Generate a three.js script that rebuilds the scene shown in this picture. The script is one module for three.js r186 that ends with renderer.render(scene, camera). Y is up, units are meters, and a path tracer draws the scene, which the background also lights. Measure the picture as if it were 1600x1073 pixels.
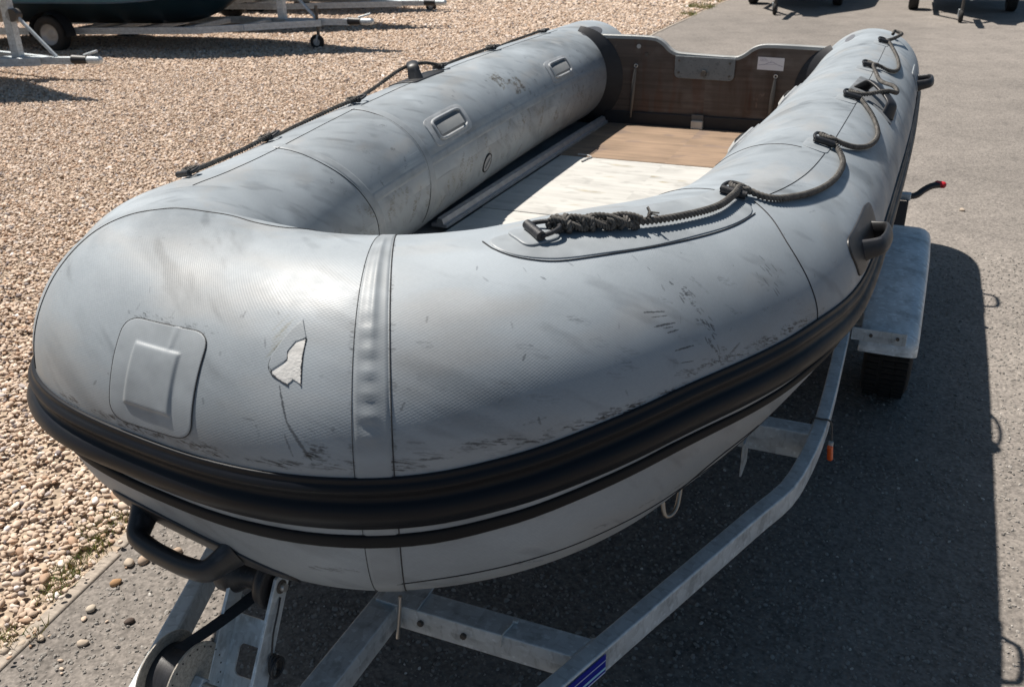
import * as THREE from 'three';
import { RoundedBoxGeometry } from 'three/addons/geometries/RoundedBoxGeometry.js';
import { mergeGeometries, mergeVertices } from 'three/addons/utils/BufferGeometryUtils.js';

// ------------------------------------------------------------------ camera, sky, sun, exposure
const G = 0.92;                                   // height of the tube centre line above the ground
const scene = new THREE.Scene();
const camera = new THREE.PerspectiveCamera(40.93, 1024 / 686, 0.05, 200);
camera.position.set(0.9924, 0.8199 + G, 1.8518);
camera.up.set(-0.1548, 0.9039, -0.3988);
camera.lookAt(0.9924 - 0.36027, 0.8199 + G - 0.42749, 1.8518 - 0.82913);
camera.focus = 2.1;
camera.userData.fStop = 9;

const renderer = new THREE.WebGLRenderer({ antialias: true });
renderer.setSize(1024, 686);
renderer.toneMapping = THREE.LinearToneMapping;
renderer.toneMappingExposure = 1.7;
renderer.shadowMap.enabled = true;
renderer.shadowMap.type = THREE.PCFSoftShadowMap;

const SUN = new THREE.Vector3(-0.46, 1, -0.11).normalize();
{ // clear hazy sky, computed
  const W = 256, H = 128, d = new Float32Array(W * H * 4);
  const v = new THREE.Vector3();
  for (let j = 0; j < H; j++) for (let i = 0; i < W; i++) {
    const el = ((j + 0.5) / H - 0.5) * Math.PI, az = ((i + 0.5) / W - 0.5) * 2 * Math.PI;
    v.set(Math.cos(az) * Math.cos(el), Math.sin(el), Math.sin(az) * Math.cos(el));
    const y = Math.max(v.y, 0), h = Math.pow(1 - y, 3.2), c = Math.max(v.dot(SUN), 0);
    const glow = 0.16 * Math.pow(c, 6) + 0.55 * Math.pow(c, 40);
    const k = 4 * (j * W + i);
    d[k] = 0.027 + 0.105 * h + glow;
    d[k + 1] = 0.064 + 0.120 * h + glow * 0.97;
    d[k + 2] = 0.120 + 0.120 * h + glow * 0.90;
    d[k + 3] = 1;
  }
  const sky = new THREE.DataTexture(d, W, H, THREE.RGBAFormat, THREE.FloatType);
  sky.mapping = THREE.EquirectangularReflectionMapping;
  sky.magFilter = sky.minFilter = THREE.LinearFilter;
  sky.wrapS = THREE.RepeatWrapping;
  sky.needsUpdate = true;
  scene.background = sky; scene.environment = sky;
  scene.backgroundIntensity = 1; scene.environmentIntensity = 1;
}
const sun = new THREE.DirectionalLight(new THREE.Color().setRGB(1.0, 0.935, 0.85), 4.6);
sun.position.copy(SUN).multiplyScalar(30);
sun.castShadow = true; sun.shadow.radius = 1.2;
sun.shadow.mapSize.set(4096, 4096);
Object.assign(sun.shadow.camera, { left: -16, right: 16, top: 16, bottom: -16, near: 1, far: 70 });
scene.add(sun); scene.add(sun.target);

// ------------------------------------------------------------------ helpers
function rng(a) { return () => { a |= 0; a = a + 0x6D2B79F5 | 0; let t = Math.imul(a ^ a >>> 15, 1 | a); t = t + Math.imul(t ^ t >>> 7, 61 | t) ^ t; return ((t ^ t >>> 14) >>> 0) / 4294967296; }; }
function hash2(x, y, k) { let h = Math.imul(x, 374761393) + Math.imul(y, 668265263) + Math.imul(k, 2147483647 - 58) | 0; h = Math.imul(h ^ h >>> 13, 1274126177); return ((h ^ h >>> 16) >>> 0) / 4294967296; }
function vn(x, y, k = 0, per = 0) {
  let xi = Math.floor(x), yi = Math.floor(y); const fx = x - xi, fy = y - yi;
  const u = fx * fx * (3 - 2 * fx), v = fy * fy * (3 - 2 * fy);
  let x1 = xi + 1, y1 = yi + 1;
  if (per) { xi = ((xi % per) + per) % per; x1 = ((x1 % per) + per) % per; yi = ((yi % per) + per) % per; y1 = ((y1 % per) + per) % per; }
  const a = hash2(xi, yi, k), b = hash2(x1, yi, k), c = hash2(xi, y1, k), d = hash2(x1, y1, k);
  return a + (b - a) * u + (c - a) * v + (a - b - c + d) * u * v;
}
function fbm(x, y, o = 4, k = 0, per = 0) { let s = 0, a = 0.5, t = 0; for (let i = 0; i < o; i++) { s += a * vn(x, y, k + i, per); t += a; a *= 0.5; x *= 2; y *= 2; per *= 2; } return s / t; }
const clamp = (x, a = 0, b = 1) => Math.min(b, Math.max(a, x));
const smooth = (a, b, x) => { const t = clamp((x - a) / (b - a)); return t * t * (3 - 2 * t); };
const lerp = (a, b, t) => a + (b - a) * t;
const RAD = Math.PI / 180;
const V = (x, y, z) => new THREE.Vector3(x, y, z);

// colour texture from linear rgb function; stored as sRGB bytes
const toS = (() => { const t = new Uint8Array(4097); for (let i = 0; i <= 4096; i++) { const c = i / 4096; t[i] = Math.round(255 * (c <= 0.0031308 ? 12.92 * c : 1.055 * Math.pow(c, 1 / 2.4) - 0.055)); } return c => t[Math.round(clamp(c) * 4096)]; })();
function colorTex(w, h, fn, wrap = true) {
  const d = new Uint8Array(w * h * 4), o = [0, 0, 0];
  for (let j = 0; j < h; j++) for (let i = 0; i < w; i++) { fn((i + 0.5) / w, (j + 0.5) / h, o, i, j); const k = 4 * (j * w + i); d[k] = toS(o[0]); d[k + 1] = toS(o[1]); d[k + 2] = toS(o[2]); d[k + 3] = 255; }
  return finish(new THREE.DataTexture(d, w, h, THREE.RGBAFormat), wrap, true);
}
function grayTex(w, h, fn, wrap = true) {
  const d = new Uint8Array(w * h * 4);
  for (let j = 0; j < h; j++) for (let i = 0; i < w; i++) { const v = Math.round(255 * clamp(fn((i + 0.5) / w, (j + 0.5) / h, i, j))); const k = 4 * (j * w + i); d[k] = d[k + 1] = d[k + 2] = v; d[k + 3] = 255; }
  return finish(new THREE.DataTexture(d, w, h, THREE.RGBAFormat), wrap, false);
}
function finish(t, wrap, srgb) {
  t.wrapS = t.wrapT = wrap ? THREE.RepeatWrapping : THREE.ClampToEdgeWrapping;
  t.magFilter = THREE.LinearFilter; t.minFilter = THREE.LinearMipmapLinearFilter; t.generateMipmaps = true;
  if (srgb) t.colorSpace = THREE.SRGBColorSpace;
  t.needsUpdate = true; return t;
}
function rep(t, rx, ry, ox = 0, oy = 0) { const c = t.clone(); c.repeat.set(rx, ry); c.offset.set(ox, oy); c.needsUpdate = true; return c; }
const lin = (r, g, b) => new THREE.Color().setRGB(r, g, b);

const used = {};
function numbered(n) { const k = used[n] = (used[n] || 0) + 1; return k === 1 ? n : `${n}_${String(k - 1).padStart(3, '0')}`; }
function mesh(name, geo, mat, parent, label) {
  const m = new THREE.Mesh(geo, mat); m.castShadow = m.receiveShadow = true;
  if (parent) { m.name = name; parent.add(m); } else { m.name = numbered(name); scene.add(m); }
  if (label) m.userData.label = label;
  return m;
}
function thing(name, label, category, pos = [0, 0, 0], turn = 0, group) {
  const o = new THREE.Group(); o.name = numbered(name); scene.add(o);
  o.position.set(...pos); o.rotation.y = turn; o.userData = { label, category };
  if (group) o.userData.group = group; return o;
}
function tag(o, label, category, group, kind) { o.userData.label = label; if (category) o.userData.category = category; if (group) o.userData.group = group; if (kind) o.userData.kind = kind; return o; }
function merge(list) { return mergeGeometries(list.map(g => { const q = g.index ? g.toNonIndexed() : g; for (const k of Object.keys(q.attributes)) if (!['position', 'normal', 'uv'].includes(k)) q.deleteAttribute(k); return q; })); }
// box uv in metres
function boxG(w, h, d, r = 0.003, seg = 2) {
  const g = new RoundedBoxGeometry(w, h, d, seg, Math.min(r, w / 2.01, h / 2.01, d / 2.01));
  return boxUV(g);
}
function boxUV(g) {
  const p = g.attributes.position, n = g.attributes.normal, u = new Float32Array(p.count * 2);
  for (let i = 0; i < p.count; i++) {
    const ax = Math.abs(n.getX(i)), ay = Math.abs(n.getY(i)), az = Math.abs(n.getZ(i));
    let a, b;
    if (ay >= ax && ay >= az) { a = p.getX(i); b = p.getZ(i); } else if (ax >= az) { a = p.getZ(i); b = p.getY(i); } else { a = p.getX(i); b = p.getY(i); }
    u[2 * i] = a; u[2 * i + 1] = b;
  }
  g.setAttribute('uv', new THREE.BufferAttribute(u, 2)); return g;
}
function at(g, x, y, z, rx = 0, ry = 0, rz = 0) { if (rx) g.rotateX(rx); if (rz) g.rotateZ(rz); if (ry) g.rotateY(ry); g.translate(x, y, z); return g; }
// a box section bar between two points, top at the points
function bar(a, b, w, h, r = 0.004) {
  const L = a.distanceTo(b), g = boxG(w, h, L, r); g.translate(0, -h / 2, 0);
  const m = new THREE.Matrix4(), z = b.clone().sub(a).normalize(), x = V(0, 1, 0).cross(z).normalize(), y = z.clone().cross(x);
  m.makeBasis(x, y, z); m.setPosition(a.clone().add(b).multiplyScalar(0.5)); g.applyMatrix4(m); return g;
}
function rod(a, b, r, n = 10) {
  const L = a.distanceTo(b), g = new THREE.CylinderGeometry(r, r, L, n);
  const q = new THREE.Quaternion().setFromUnitVectors(V(0, 1, 0), b.clone().sub(a).normalize());
  g.applyQuaternion(q); g.translate((a.x + b.x) / 2, (a.y + b.y) / 2, (a.z + b.z) / 2); return g;
}
function tube(pts, r, seg = 40, rs = 8, closed = false) { return new THREE.TubeGeometry(new THREE.CatmullRomCurve3(pts, closed, 'centripetal'), seg, r, rs, closed); }
// grid surface from fn(i,j) -> [pos, u, v]
function grid(nu, nv, fn, flip = false) {
  const P = [], U = [], I = [];
  for (let i = 0; i <= nu; i++) for (let j = 0; j <= nv; j++) { const [p, u, v] = fn(i / nu, j / nv, i, j); P.push(p.x, p.y, p.z); U.push(u, v); }
  for (let i = 0; i < nu; i++) for (let j = 0; j < nv; j++) { const a = i * (nv + 1) + j, b = a + 1, c = a + nv + 1, d = c + 1; if (flip) I.push(a, b, c, b, d, c); else I.push(a, c, b, b, c, d); }
  const g = new THREE.BufferGeometry(); g.setAttribute('position', new THREE.Float32BufferAttribute(P, 3)); g.setAttribute('uv', new THREE.Float32BufferAttribute(U, 2)); g.setIndex(I); g.computeVertexNormals(); return g;
}

// ------------------------------------------------------------------ tube curve of the boat
const KS = [-4.9, -4.3, -3.9, -3.5, -3.1, -2.7, -2.3, -1.9, -1.5, -1.2, -1.1, -1, -0.9, -0.8, -0.7, -0.6, -0.5, -0.4, -0.3, -0.2, -0.1, 0, 0.1, 0.2, 0.3, 0.4, 0.5, 0.6, 0.7, 0.8, 0.9, 1, 1.1, 1.2, 1.5, 1.9, 2.3, 2.7, 3.1, 3.5, 3.9, 4.3, 4.9];
const KP = [[-0.7631, 0, -3.8489], [-0.7631, -0.0001, -3.2489], [-0.7636, 0.0005, -2.8489], [-0.7633, 0.0002, -2.4489], [-0.7604, -0.0025, -2.0489], [-0.7521, -0.0066, -1.649], [-0.7377, -0.0116, -1.2493], [-0.7279, -0.0255, -0.8497], [-0.7301, -0.0529, -0.4507], [-0.7174, -0.0658, -0.1514], [-0.7061, -0.0653, -0.052], [-0.6897, -0.0615, 0.0465], [-0.6638, -0.056, 0.1429], [-0.6193, -0.0527, 0.232], [-0.5561, -0.0505, 0.3094], [-0.4864, -0.0389, 0.38], [-0.4181, -0.0134, 0.4484], [-0.3508, 0.0177, 0.5155], [-0.2801, 0.0466, 0.58], [-0.1977, 0.0663, 0.6324], [-0.1022, 0.0705, 0.6606], [-0.003, 0.0683, 0.6729], [0.0968, 0.0689, 0.6789], [0.196, 0.071, 0.6689], [0.2874, 0.0703, 0.6295], [0.3646, 0.0678, 0.5664], [0.4265, 0.0659, 0.4881], [0.4769, 0.0641, 0.4017], [0.5246, 0.0599, 0.3139], [0.571, 0.0533, 0.2256], [0.6103, 0.0465, 0.134], [0.6407, 0.0407, 0.0389], [0.666, 0.0357, -0.0583], [0.685, 0.0316, -0.1569], [0.712, 0.0231, -0.456], [0.7255, 0.0162, -0.8559], [0.736, 0.0093, -1.2554], [0.7465, 0.0037, -1.6547], [0.7555, 0.0009, -2.0545], [0.7607, -0.0001, -2.4544], [0.7613, -0.0001, -2.8544], [0.7603, 0, -3.2544], [0.7603, 0, -3.8544]];
const spl = [0, 1, 2].map(k => { // natural cubic splines
  const x = KS, y = KP.map(p => p[k]), n = x.length, a = new Array(n).fill(0), c2 = new Array(n).fill(0), M = new Array(n).fill(0);
  for (let i = 1; i < n - 1; i++) { const h0 = x[i] - x[i - 1], h1 = x[i + 1] - x[i], m = 2 * (h0 + h1) - h0 * c2[i - 1]; c2[i] = h1 / m; a[i] = (6 * ((y[i + 1] - y[i]) / h1 - (y[i] - y[i - 1]) / h0) - h0 * a[i - 1]) / m; }
  for (let i = n - 2; i > 0; i--) M[i] = a[i] - c2[i] * M[i + 1];
  return q => { let i = 0, j = n - 1; while (j - i > 1) { const m = i + j >> 1; if (x[m] > q) j = m; else i = m; } const h = x[j] - x[i], A = (x[j] - q) / h, B = (q - x[i]) / h; return A * y[i] + B * y[j] + ((A * A * A - A) * M[i] + (B * B * B - B) * M[j]) * h * h / 6; };
});
const cpt = s => V(spl[0](s), spl[1](s) + G, spl[2](s));
const fcache = new Map();
function frame(s) {
  const k = Math.round(s * 1e5); let f = fcache.get(k); if (f) return f;
  const C = cpt(s), T = cpt(s + 0.02).sub(cpt(s - 0.02)).normalize(), N = V(-T.z, 0, T.x).normalize(), B = N.clone().cross(T).normalize();
  f = { C, T, N, B }; fcache.set(k, f); return f;
}
const ZC = -3.28, CAP = 0.42;
function rad(s) {
  const z = spl[2](s); let w = smooth(-0.5, 1, z); const ws = clamp((-1.4 - z) / 1.2);
  let r = 0.25 + 0.0207 * w - 0.0057 * ws;
  if (z < ZC) { const t = clamp((ZC - z) / CAP); r *= Math.pow(Math.max(1 - Math.pow(t, 2.3), 0), 1 / 2.3) * 0.999 + 0.001; }
  return r;
}
const SEND = 4.30 + (3.70 - 3.2489);              // arc length at the closed stern ends
function egg(s, ph) { // hull skin glued under the tube: fuller below the waist towards the bow
  const a = smooth(-14, -58, ph) * (1 - smooth(-115, -165, ph));
  return a * lerp(0.044, 0.066, smooth(-0.1, 0.26, s)) * (1 - smooth(0.55, 1.1, Math.abs(s)));
}
function P(s, ph, dr = 0) {
  const f = frame(s); const r = rad(s) + egg(s, ph) + dr, c = Math.cos(ph * RAD) * r, q = Math.sin(ph * RAD) * r;
  return V(f.C.x + f.N.x * c + f.B.x * q, f.C.y + f.N.y * c + f.B.y * q, f.C.z + f.N.z * c + f.B.z * q);
}
const und = (s, ph) => 0.0016 * (fbm(s * 5 + 20, ph * 0.03 + 7, 3, 91) - 0.5) * 2;
function basis(s, ph, dr = 0) { // x along the tube, y out of the skin, z = x cross y
  const p = P(s, ph, dr), x = P(s + 0.01, ph).sub(P(s - 0.01, ph)).normalize(), u = P(s, ph + 1).sub(P(s, ph - 1)).normalize(), y = u.clone().cross(x).negate().normalize();
  const out = P(s, ph, 0.01).sub(P(s, ph)); if (y.dot(out) < 0) y.negate();
  const z = x.clone().cross(y).normalize(); return new THREE.Matrix4().makeBasis(x, y, z).setPosition(p);
}

// ------------------------------------------------------------------ tube textures: skin colour with dirt, scuffs, stains and darker strokes along edges
const scuffs = []; // [s, ph(deg), s2, ph2, width m, strength, tone]
const rs = rng(11);
function stroke(s, ph, s2, ph2, w, k = 0.6, tone = 0) { scuffs.push([s, ph, s2, ph2, w, k, tone]); }
// scratches at mid starboard bow
for (const [a, b, c, d, w] of [[0.575, 38.5, 0.615, 36.5, 0.0016], [0.585, 36, 0.618, 34.8, 0.001], [0.583, 32.5, 0.628, 31.5, 0.0022], [0.6, 31, 0.62, 30.4, 0.0012], [0.605, 29, 0.63, 28.8, 0.0016], [0.612, 22, 0.655, 21.5, 0.0018], [0.62, 17, 0.65, 16, 0.001]]) stroke(a, b, c, d, w, 0.85, 0);
for (let i = 0; i < 46; i++) { const t = rs(), s = 0.665 + t * 0.055 + (rs() - 0.5) * 0.03, p = 46 - t * 33 + (rs() - 0.5) * 5; stroke(s, p, s + 0.003 + rs() * 0.006, p - 1 - rs() * 2, 0.0012 + rs() * 0.003, 0.3 + rs() * 0.5); }
for (let i = 0; i < 7; i++) stroke(0.715 + i * 0.006, 11 + i * 0.7, 0.725 + i * 0.007, 10.5 + i, 0.002, 0.5);
for (let i = 0; i < 10; i++) { const s = 0.86 + rs() * 0.06, p = 30 + rs() * 18; stroke(s, p, s + 0.006, p - 2 - rs() * 2, 0.0018, 0.5); }
// crease below the torn patch and rub marks
stroke(0.178, 29, 0.186, 18, 0.0012, 0.8); stroke(0.186, 18, 0.205, 6, 0.0018, 0.7); stroke(0.184, 14, 0.19, 7, 0.001, 0.5);
for (let i = 0; i < 16; i++) stroke(0.198 + rs() * 0.018, 14 - rs() * 8, 0.206 + rs() * 0.016, 11 - rs() * 8, 0.003, 0.35);
for (let i = 0; i < 9; i++) { const s = 0.16 + rs() * 0.012, p = 37 + rs() * 10; stroke(s, p, s + 0.012, p + 6, 0.0016, 0.28, 1); }
for (let i = 0; i < 90; i++) { const s = -0.25 + rs() * 1.3, p = 5 + rs() * 70; stroke(s, p, s + (rs() - 0.5) * 0.01, p - rs() * 3, 0.0008 + rs() * 0.0016, 0.15 + rs() * 0.35); }
for (let i = 0; i < 40; i++) { const s = 0.28 + rs() * 0.7, p = 8 + rs() * 40; stroke(s, p, s + 0.012 + rs() * 0.02, p - 2 - rs() * 4, 0.003 + rs() * 0.008, 0.08 + rs() * 0.14); }
for (let i = 0; i < 14; i++) { const s = 0.1 + rs() * 0.9, p = 5 + rs() * 14; stroke(s, p, s + 0.01 + rs() * 0.02, p + (rs() - 0.5) * 2, 0.001 + rs() * 0.002, 0.15 + rs() * 0.3); }
for (let i = 0; i < 60; i++) { const s = -0.2 + rs() * 1.2, p = -38 - rs() * 30; stroke(s, p, s + 0.01 + rs() * 0.04, p + (rs() - 0.5) * 3, 0.002 + rs() * 0.005, 0.15 + rs() * 0.25); }
for (let i = 0; i < 34; i++) { const p = -30 + rs() * 125, e = rs() < 0.5 ? 0.2365 : 0.270; stroke(e + (rs() - 0.5) * 0.003, p, e + (rs() - 0.5) * 0.003, p + 2 + rs() * 4, 0.003 + rs() * 0.003, 0.15 + rs() * 0.2); }  // darker broken strokes along both edges of the bow tape
for (let i = 0; i < 130; i++) { const s = -0.22 + rs() * 1.24, p = (s < 0.3 ? 3 : s < 0.6 ? 7 : 11) + rs() * 3; stroke(s, p, s + 0.01 + rs() * 0.03, p + (rs() - 0.5) * 1.5, 0.003 + rs() * 0.005, 0.2 + rs() * 0.35); }  // darker broken strokes just above the rub rail
for (let i = 0; i < 60; i++) { const s = -0.08 + rs() * 0.17, p = rs() < 0.5 ? 4.5 + rs() * 2 : 42 + rs() * 2.5; stroke(s, p, s + 0.01, p + (rs() - 0.5) * 1.5, 0.003 + rs() * 0.002, 0.3); }  // darker strokes along top and bottom of the repair patch
// brown stains, port inner side
for (let i = 0; i < 60; i++) { const c = rs() < 0.55 ? [-2.76, 131] : [-2.88, 142]; const s = c[0] + (rs() - 0.5) * 0.1, p = c[1] + (rs() - 0.5) * 16; stroke(s, p, s + rs() * 0.03, p + (rs() - 0.5) * 6, 0.006 + rs() * 0.009, 0.85, 2); }
for (let i = 0; i < 150; i++) { const s = -1.2 - rs() * 2.6, p = 162 + rs() * 40; stroke(s, p, s + (rs() - 0.5) * 0.08, p + 3 + rs() * 9, 0.006 + rs() * 0.014, 0.25 + rs() * 0.35, 2); }
for (let i = 0; i < 60; i++) { const s = -1.4 - rs() * 2.4, p = 118 + rs() * 50; stroke(s, p, s + (rs() - 0.5) * 0.05, p + (rs() - 0.5) * 8, 0.003 + rs() * 0.012, 0.2 + rs() * 0.3); }
for (let i = 0; i < 40; i++) { const s = -1.7 - rs() * 1.8, p = 150 + rs() * 9; stroke(s, p, s - 0.04 - rs() * 0.1, p + (rs() - 0.5) * 1.2, 0.0018, 0.25, 3); }
for (let i = 0; i < 80; i++) { const s = 1.1 + rs() * 3, p = 15 + rs() * 70; stroke(s, p, s + (rs() - 0.3) * 0.06, p - rs() * 6, 0.001 + rs() * 0.006, 0.05 + rs() * 0.2); }
for (let i = 0; i < 26; i++) { const s = 1.15 + rs() * 1.6, p = 30 + rs() * 26; stroke(s, p, s + 0.05 + rs() * 0.12, p - 8 - rs() * 12, 0.002 + rs() * 0.003, 0.12 + rs() * 0.15, 3); }

function tubeColor(s0, s1, w, h) {
  const cov = new Float32Array(w * h * 3).fill(1);
  const Rr = 0.265;
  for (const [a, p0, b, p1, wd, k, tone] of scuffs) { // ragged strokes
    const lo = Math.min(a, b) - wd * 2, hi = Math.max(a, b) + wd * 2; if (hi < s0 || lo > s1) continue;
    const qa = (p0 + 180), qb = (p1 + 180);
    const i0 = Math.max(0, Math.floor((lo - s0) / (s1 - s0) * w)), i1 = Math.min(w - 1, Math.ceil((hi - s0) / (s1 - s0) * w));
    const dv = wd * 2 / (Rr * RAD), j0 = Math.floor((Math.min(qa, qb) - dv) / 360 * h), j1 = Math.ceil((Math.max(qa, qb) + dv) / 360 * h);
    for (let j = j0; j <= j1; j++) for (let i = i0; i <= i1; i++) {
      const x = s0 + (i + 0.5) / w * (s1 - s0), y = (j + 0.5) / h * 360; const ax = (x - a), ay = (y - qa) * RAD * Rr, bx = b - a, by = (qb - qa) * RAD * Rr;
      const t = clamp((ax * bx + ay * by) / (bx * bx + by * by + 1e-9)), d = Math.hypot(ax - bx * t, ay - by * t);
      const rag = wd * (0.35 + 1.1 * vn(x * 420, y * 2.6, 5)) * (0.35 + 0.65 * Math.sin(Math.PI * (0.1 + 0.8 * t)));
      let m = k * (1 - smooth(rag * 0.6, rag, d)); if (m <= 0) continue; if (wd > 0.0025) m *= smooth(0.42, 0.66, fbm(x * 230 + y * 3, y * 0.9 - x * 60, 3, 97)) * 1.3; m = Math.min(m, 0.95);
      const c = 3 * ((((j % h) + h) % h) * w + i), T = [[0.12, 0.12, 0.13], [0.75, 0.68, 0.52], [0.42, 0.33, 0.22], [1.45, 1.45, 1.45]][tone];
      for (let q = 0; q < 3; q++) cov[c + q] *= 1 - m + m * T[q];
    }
  }
  return colorTex(w, h, (u, v, o, i, j) => {
    const s = s0 + u * (s1 - s0), y = v * 360 * RAD * Rr; // metres
    const big = fbm(s * 2.2, y * 2.2, 3, 1) - 0.5, mid = fbm(s * 9, y * 9, 3, 7) - 0.5, fine = vn(s * 420, y * 420, 31) - 0.5;
    const smear = smooth(0.55, 0.78, fbm(s * 7 + y * 9, y * 3.2 - s * 2, 4, 17));
    const smear2 = smooth(0.60, 0.85, fbm(s * 26 + y * 30, y * 9 - s * 7, 3, 27));
    const chalk = smooth(0.52, 0.8, fbm(s * 5 - 3, y * 6, 4, 47));
    let g = 0.272 * (1.02 + 0.30 * big + 0.26 * mid + 0.07 * fine - 0.24 * smear - 0.20 * smear2 + 0.20 * chalk);
    const br = 0.05 * smooth(0.5, 0.8, fbm(s * 6, y * 14 + 4, 4, 61));
    const c = 3 * (j * w + i);
    o[0] = g * (0.90 + br) * cov[c]; o[1] = g * 1.0 * cov[c + 1]; o[2] = g * (1.085 - br) * cov[c + 2];
  }, false);
}
// fine cloth weave of the coated fabric, 8 mm lattice on the diagonal
const weaveTex = grayTex(256, 256, (u, v) => { const x = u * 8 * Math.PI * 2, y = v * 8 * Math.PI * 2; return 0.5 + 0.2 * Math.cos(x) + 0.2 * Math.cos(y) + 0.2 * (vn(u * 16, v * 16, 3, 16) - 0.5); });
const roughTex = grayTex(512, 512, (u, v) => 0.50 + 0.22 * (fbm(u * 8, v * 8, 5, 3, 8) - 0.5) + 0.10 * (fbm(u * 40, v * 40, 2, 13, 40) - 0.5));
const WV = 1 / 0.029;
const weaveBump = rep(weaveTex, WV, WV); weaveBump.rotation = Math.PI / 5;
const tubeRough = rep(roughTex, 1.7, 1.7);
function tubeMat(s0, s1, w, h) {
  const L = s1 - s0, Hh = 2 * Math.PI * 0.265;
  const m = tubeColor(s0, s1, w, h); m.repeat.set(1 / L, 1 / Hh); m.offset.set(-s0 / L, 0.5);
  return new THREE.MeshPhysicalMaterial({ map: m, roughness: 1, roughnessMap: tubeRough, bumpMap: weaveBump, bumpScale: 0.00014, specularIntensity: 0.9 });
}
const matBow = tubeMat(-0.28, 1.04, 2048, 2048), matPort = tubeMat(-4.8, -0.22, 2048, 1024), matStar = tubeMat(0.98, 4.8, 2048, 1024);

// ------------------------------------------------------------------ shared small materials
const gritTex = grayTex(256, 256, (u, v) => 0.5 + 0.5 * (fbm(u * 32, v * 32, 3, 71, 32) - 0.5));
const grit = (k) => rep(gritTex, k, k);
function mottled(r, g, b, amp, sc, seed, extra) { return colorTex(256, 256, (u, v, o) => { let k = 1 + amp * 2 * (fbm(u * sc, v * sc, 5, seed, sc) - 0.5); if (extra) k *= extra(u, v); o[0] = r * k; o[1] = g * k; o[2] = b * k; }); }
const blackTex = mottled(0.016, 0.016, 0.018, 0.6, 6, 5, (u, v) => 1 + 1.6 * smooth(0.62, 0.8, fbm(u * 10, v * 60, 3, 15, 10)));
const blackRubber = new THREE.MeshPhysicalMaterial({ map: rep(blackTex, 2, 2), roughness: 0.46, bumpMap: grit(8), bumpScale: 0.0003 });
const railTex = colorTex(1024, 256, (u, v, o) => { const s = u * 8, k = 1 + 0.5 * (fbm(u * 60, v * 8, 4, 9) - 0.5), dust = 0.9 * smooth(0.55, 0.75, fbm(u * 30, v * 22, 4, 19)) * (0.3 + 0.7 * smooth(0.45, 0.6, fbm(u * 9, 1, 2, 29))); const q = smooth(0.62, 0.72, u); o[0] = 0.0055 * k + (0.003 + 0.03 * q) * dust; o[1] = 0.0065 * k + (0.003 + 0.022 * q) * dust; o[2] = 0.0095 * k + (0.003 + 0.017 * q) * dust; });
const railMat = new THREE.MeshPhysicalMaterial({ map: rep(railTex, 1 / 9, 6, 0.5), roughness: 0.40, roughnessMap: rep(roughTex, 1, 4), bumpMap: rep(gritTex, 2, 8), bumpScale: 0.0004 });
railMat.roughness = 0.95; railMat.specularIntensity = 0.45;
const stripMat = new THREE.MeshPhysicalMaterial({ map: rep(mottled(0.007, 0.0075, 0.009, 0.6, 6, 6), 2, 5), roughness: 0.7, specularIntensity: 0.5 });
const greyPlastic = new THREE.MeshStandardMaterial({ map: rep(mottled(0.22, 0.225, 0.235, 0.25, 8, 33), 6, 6), roughness: 0.5, bumpMap: grit(10), bumpScale: 0.0004 });
const palePlastic = new THREE.MeshStandardMaterial({ map: rep(mottled(0.29, 0.305, 0.32, 0.25, 8, 34), 6, 6), roughness: 0.55, bumpMap: grit(10), bumpScale: 0.0004 });
const greyPatch = new THREE.MeshPhysicalMaterial({ map: rep(mottled(0.240, 0.262, 0.280, 0.22, 8, 35), 4, 4), roughness: 1, roughnessMap: tubeRough, bumpMap: weaveBump, bumpScale: 0.00012 });
const seamDark = new THREE.MeshStandardMaterial({ map: rep(mottled(0.02, 0.02, 0.022, 0.5, 8, 37), 6, 6), roughness: 0.8 });
const backing = new THREE.MeshStandardMaterial({ map: rep(mottled(0.55, 0.54, 0.52, 0.35, 12, 39), 8, 8), roughness: 0.85, bumpMap: grit(14), bumpScale: 0.001 });
const galvTex = (() => { const pts = []; const r = rng(5); for (let i = 0; i < 220; i++) pts.push([r(), r(), r()]); return colorTex(256, 256, (u, v, o) => { let b = 9, c = 0; for (const p of pts) { let dx = Math.abs(u - p[0]), dy = Math.abs(v - p[1]); dx = Math.min(dx, 1 - dx); dy = Math.min(dy, 1 - dy); const d = dx * dx + dy * dy; if (d < b) { b = d; c = p[2]; } } const k = 0.86 + 0.2 * c + 0.3 * (fbm(u * 4, v * 4, 4, 81, 4) - 0.5) - 0.2 * smooth(0.55, 0.75, fbm(u * 8, v * 10, 4, 83, 8)) + 0.2 * smooth(0.66, 0.76, fbm(u * 24, v * 24, 3, 85, 24)) - 0.14 * smooth(0.68, 0.78, fbm(u * 40, v * 12, 3, 87, 12)); o[0] = 0.56 * k; o[1] = 0.61 * k; o[2] = 0.64 * k; }); })();
const galv = new THREE.MeshStandardMaterial({ map: rep(galvTex, 3.3, 3.3), metalness: 0.35, roughness: 0.52, roughnessMap: rep(roughTex, 3, 3), bumpMap: grit(9), bumpScale: 0.0006 });
galv.roughness = 0.95;
const alu = new THREE.MeshStandardMaterial({ map: rep(mottled(0.50, 0.50, 0.50, 0.2, 8, 41), 4, 4), metalness: 0.5, roughness: 0.45 });
const steel = new THREE.MeshStandardMaterial({ color: lin(0.55, 0.53, 0.5), metalness: 0.9, roughness: 0.32 });
const winchSteel = new THREE.MeshStandardMaterial({ map: rep(mottled(0.42, 0.39, 0.34, 0.5, 12, 44), 9, 9), metalness: 0.4, roughness: 0.5, side: THREE.DoubleSide, bumpMap: grit(18), bumpScale: 0.001 });
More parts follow.
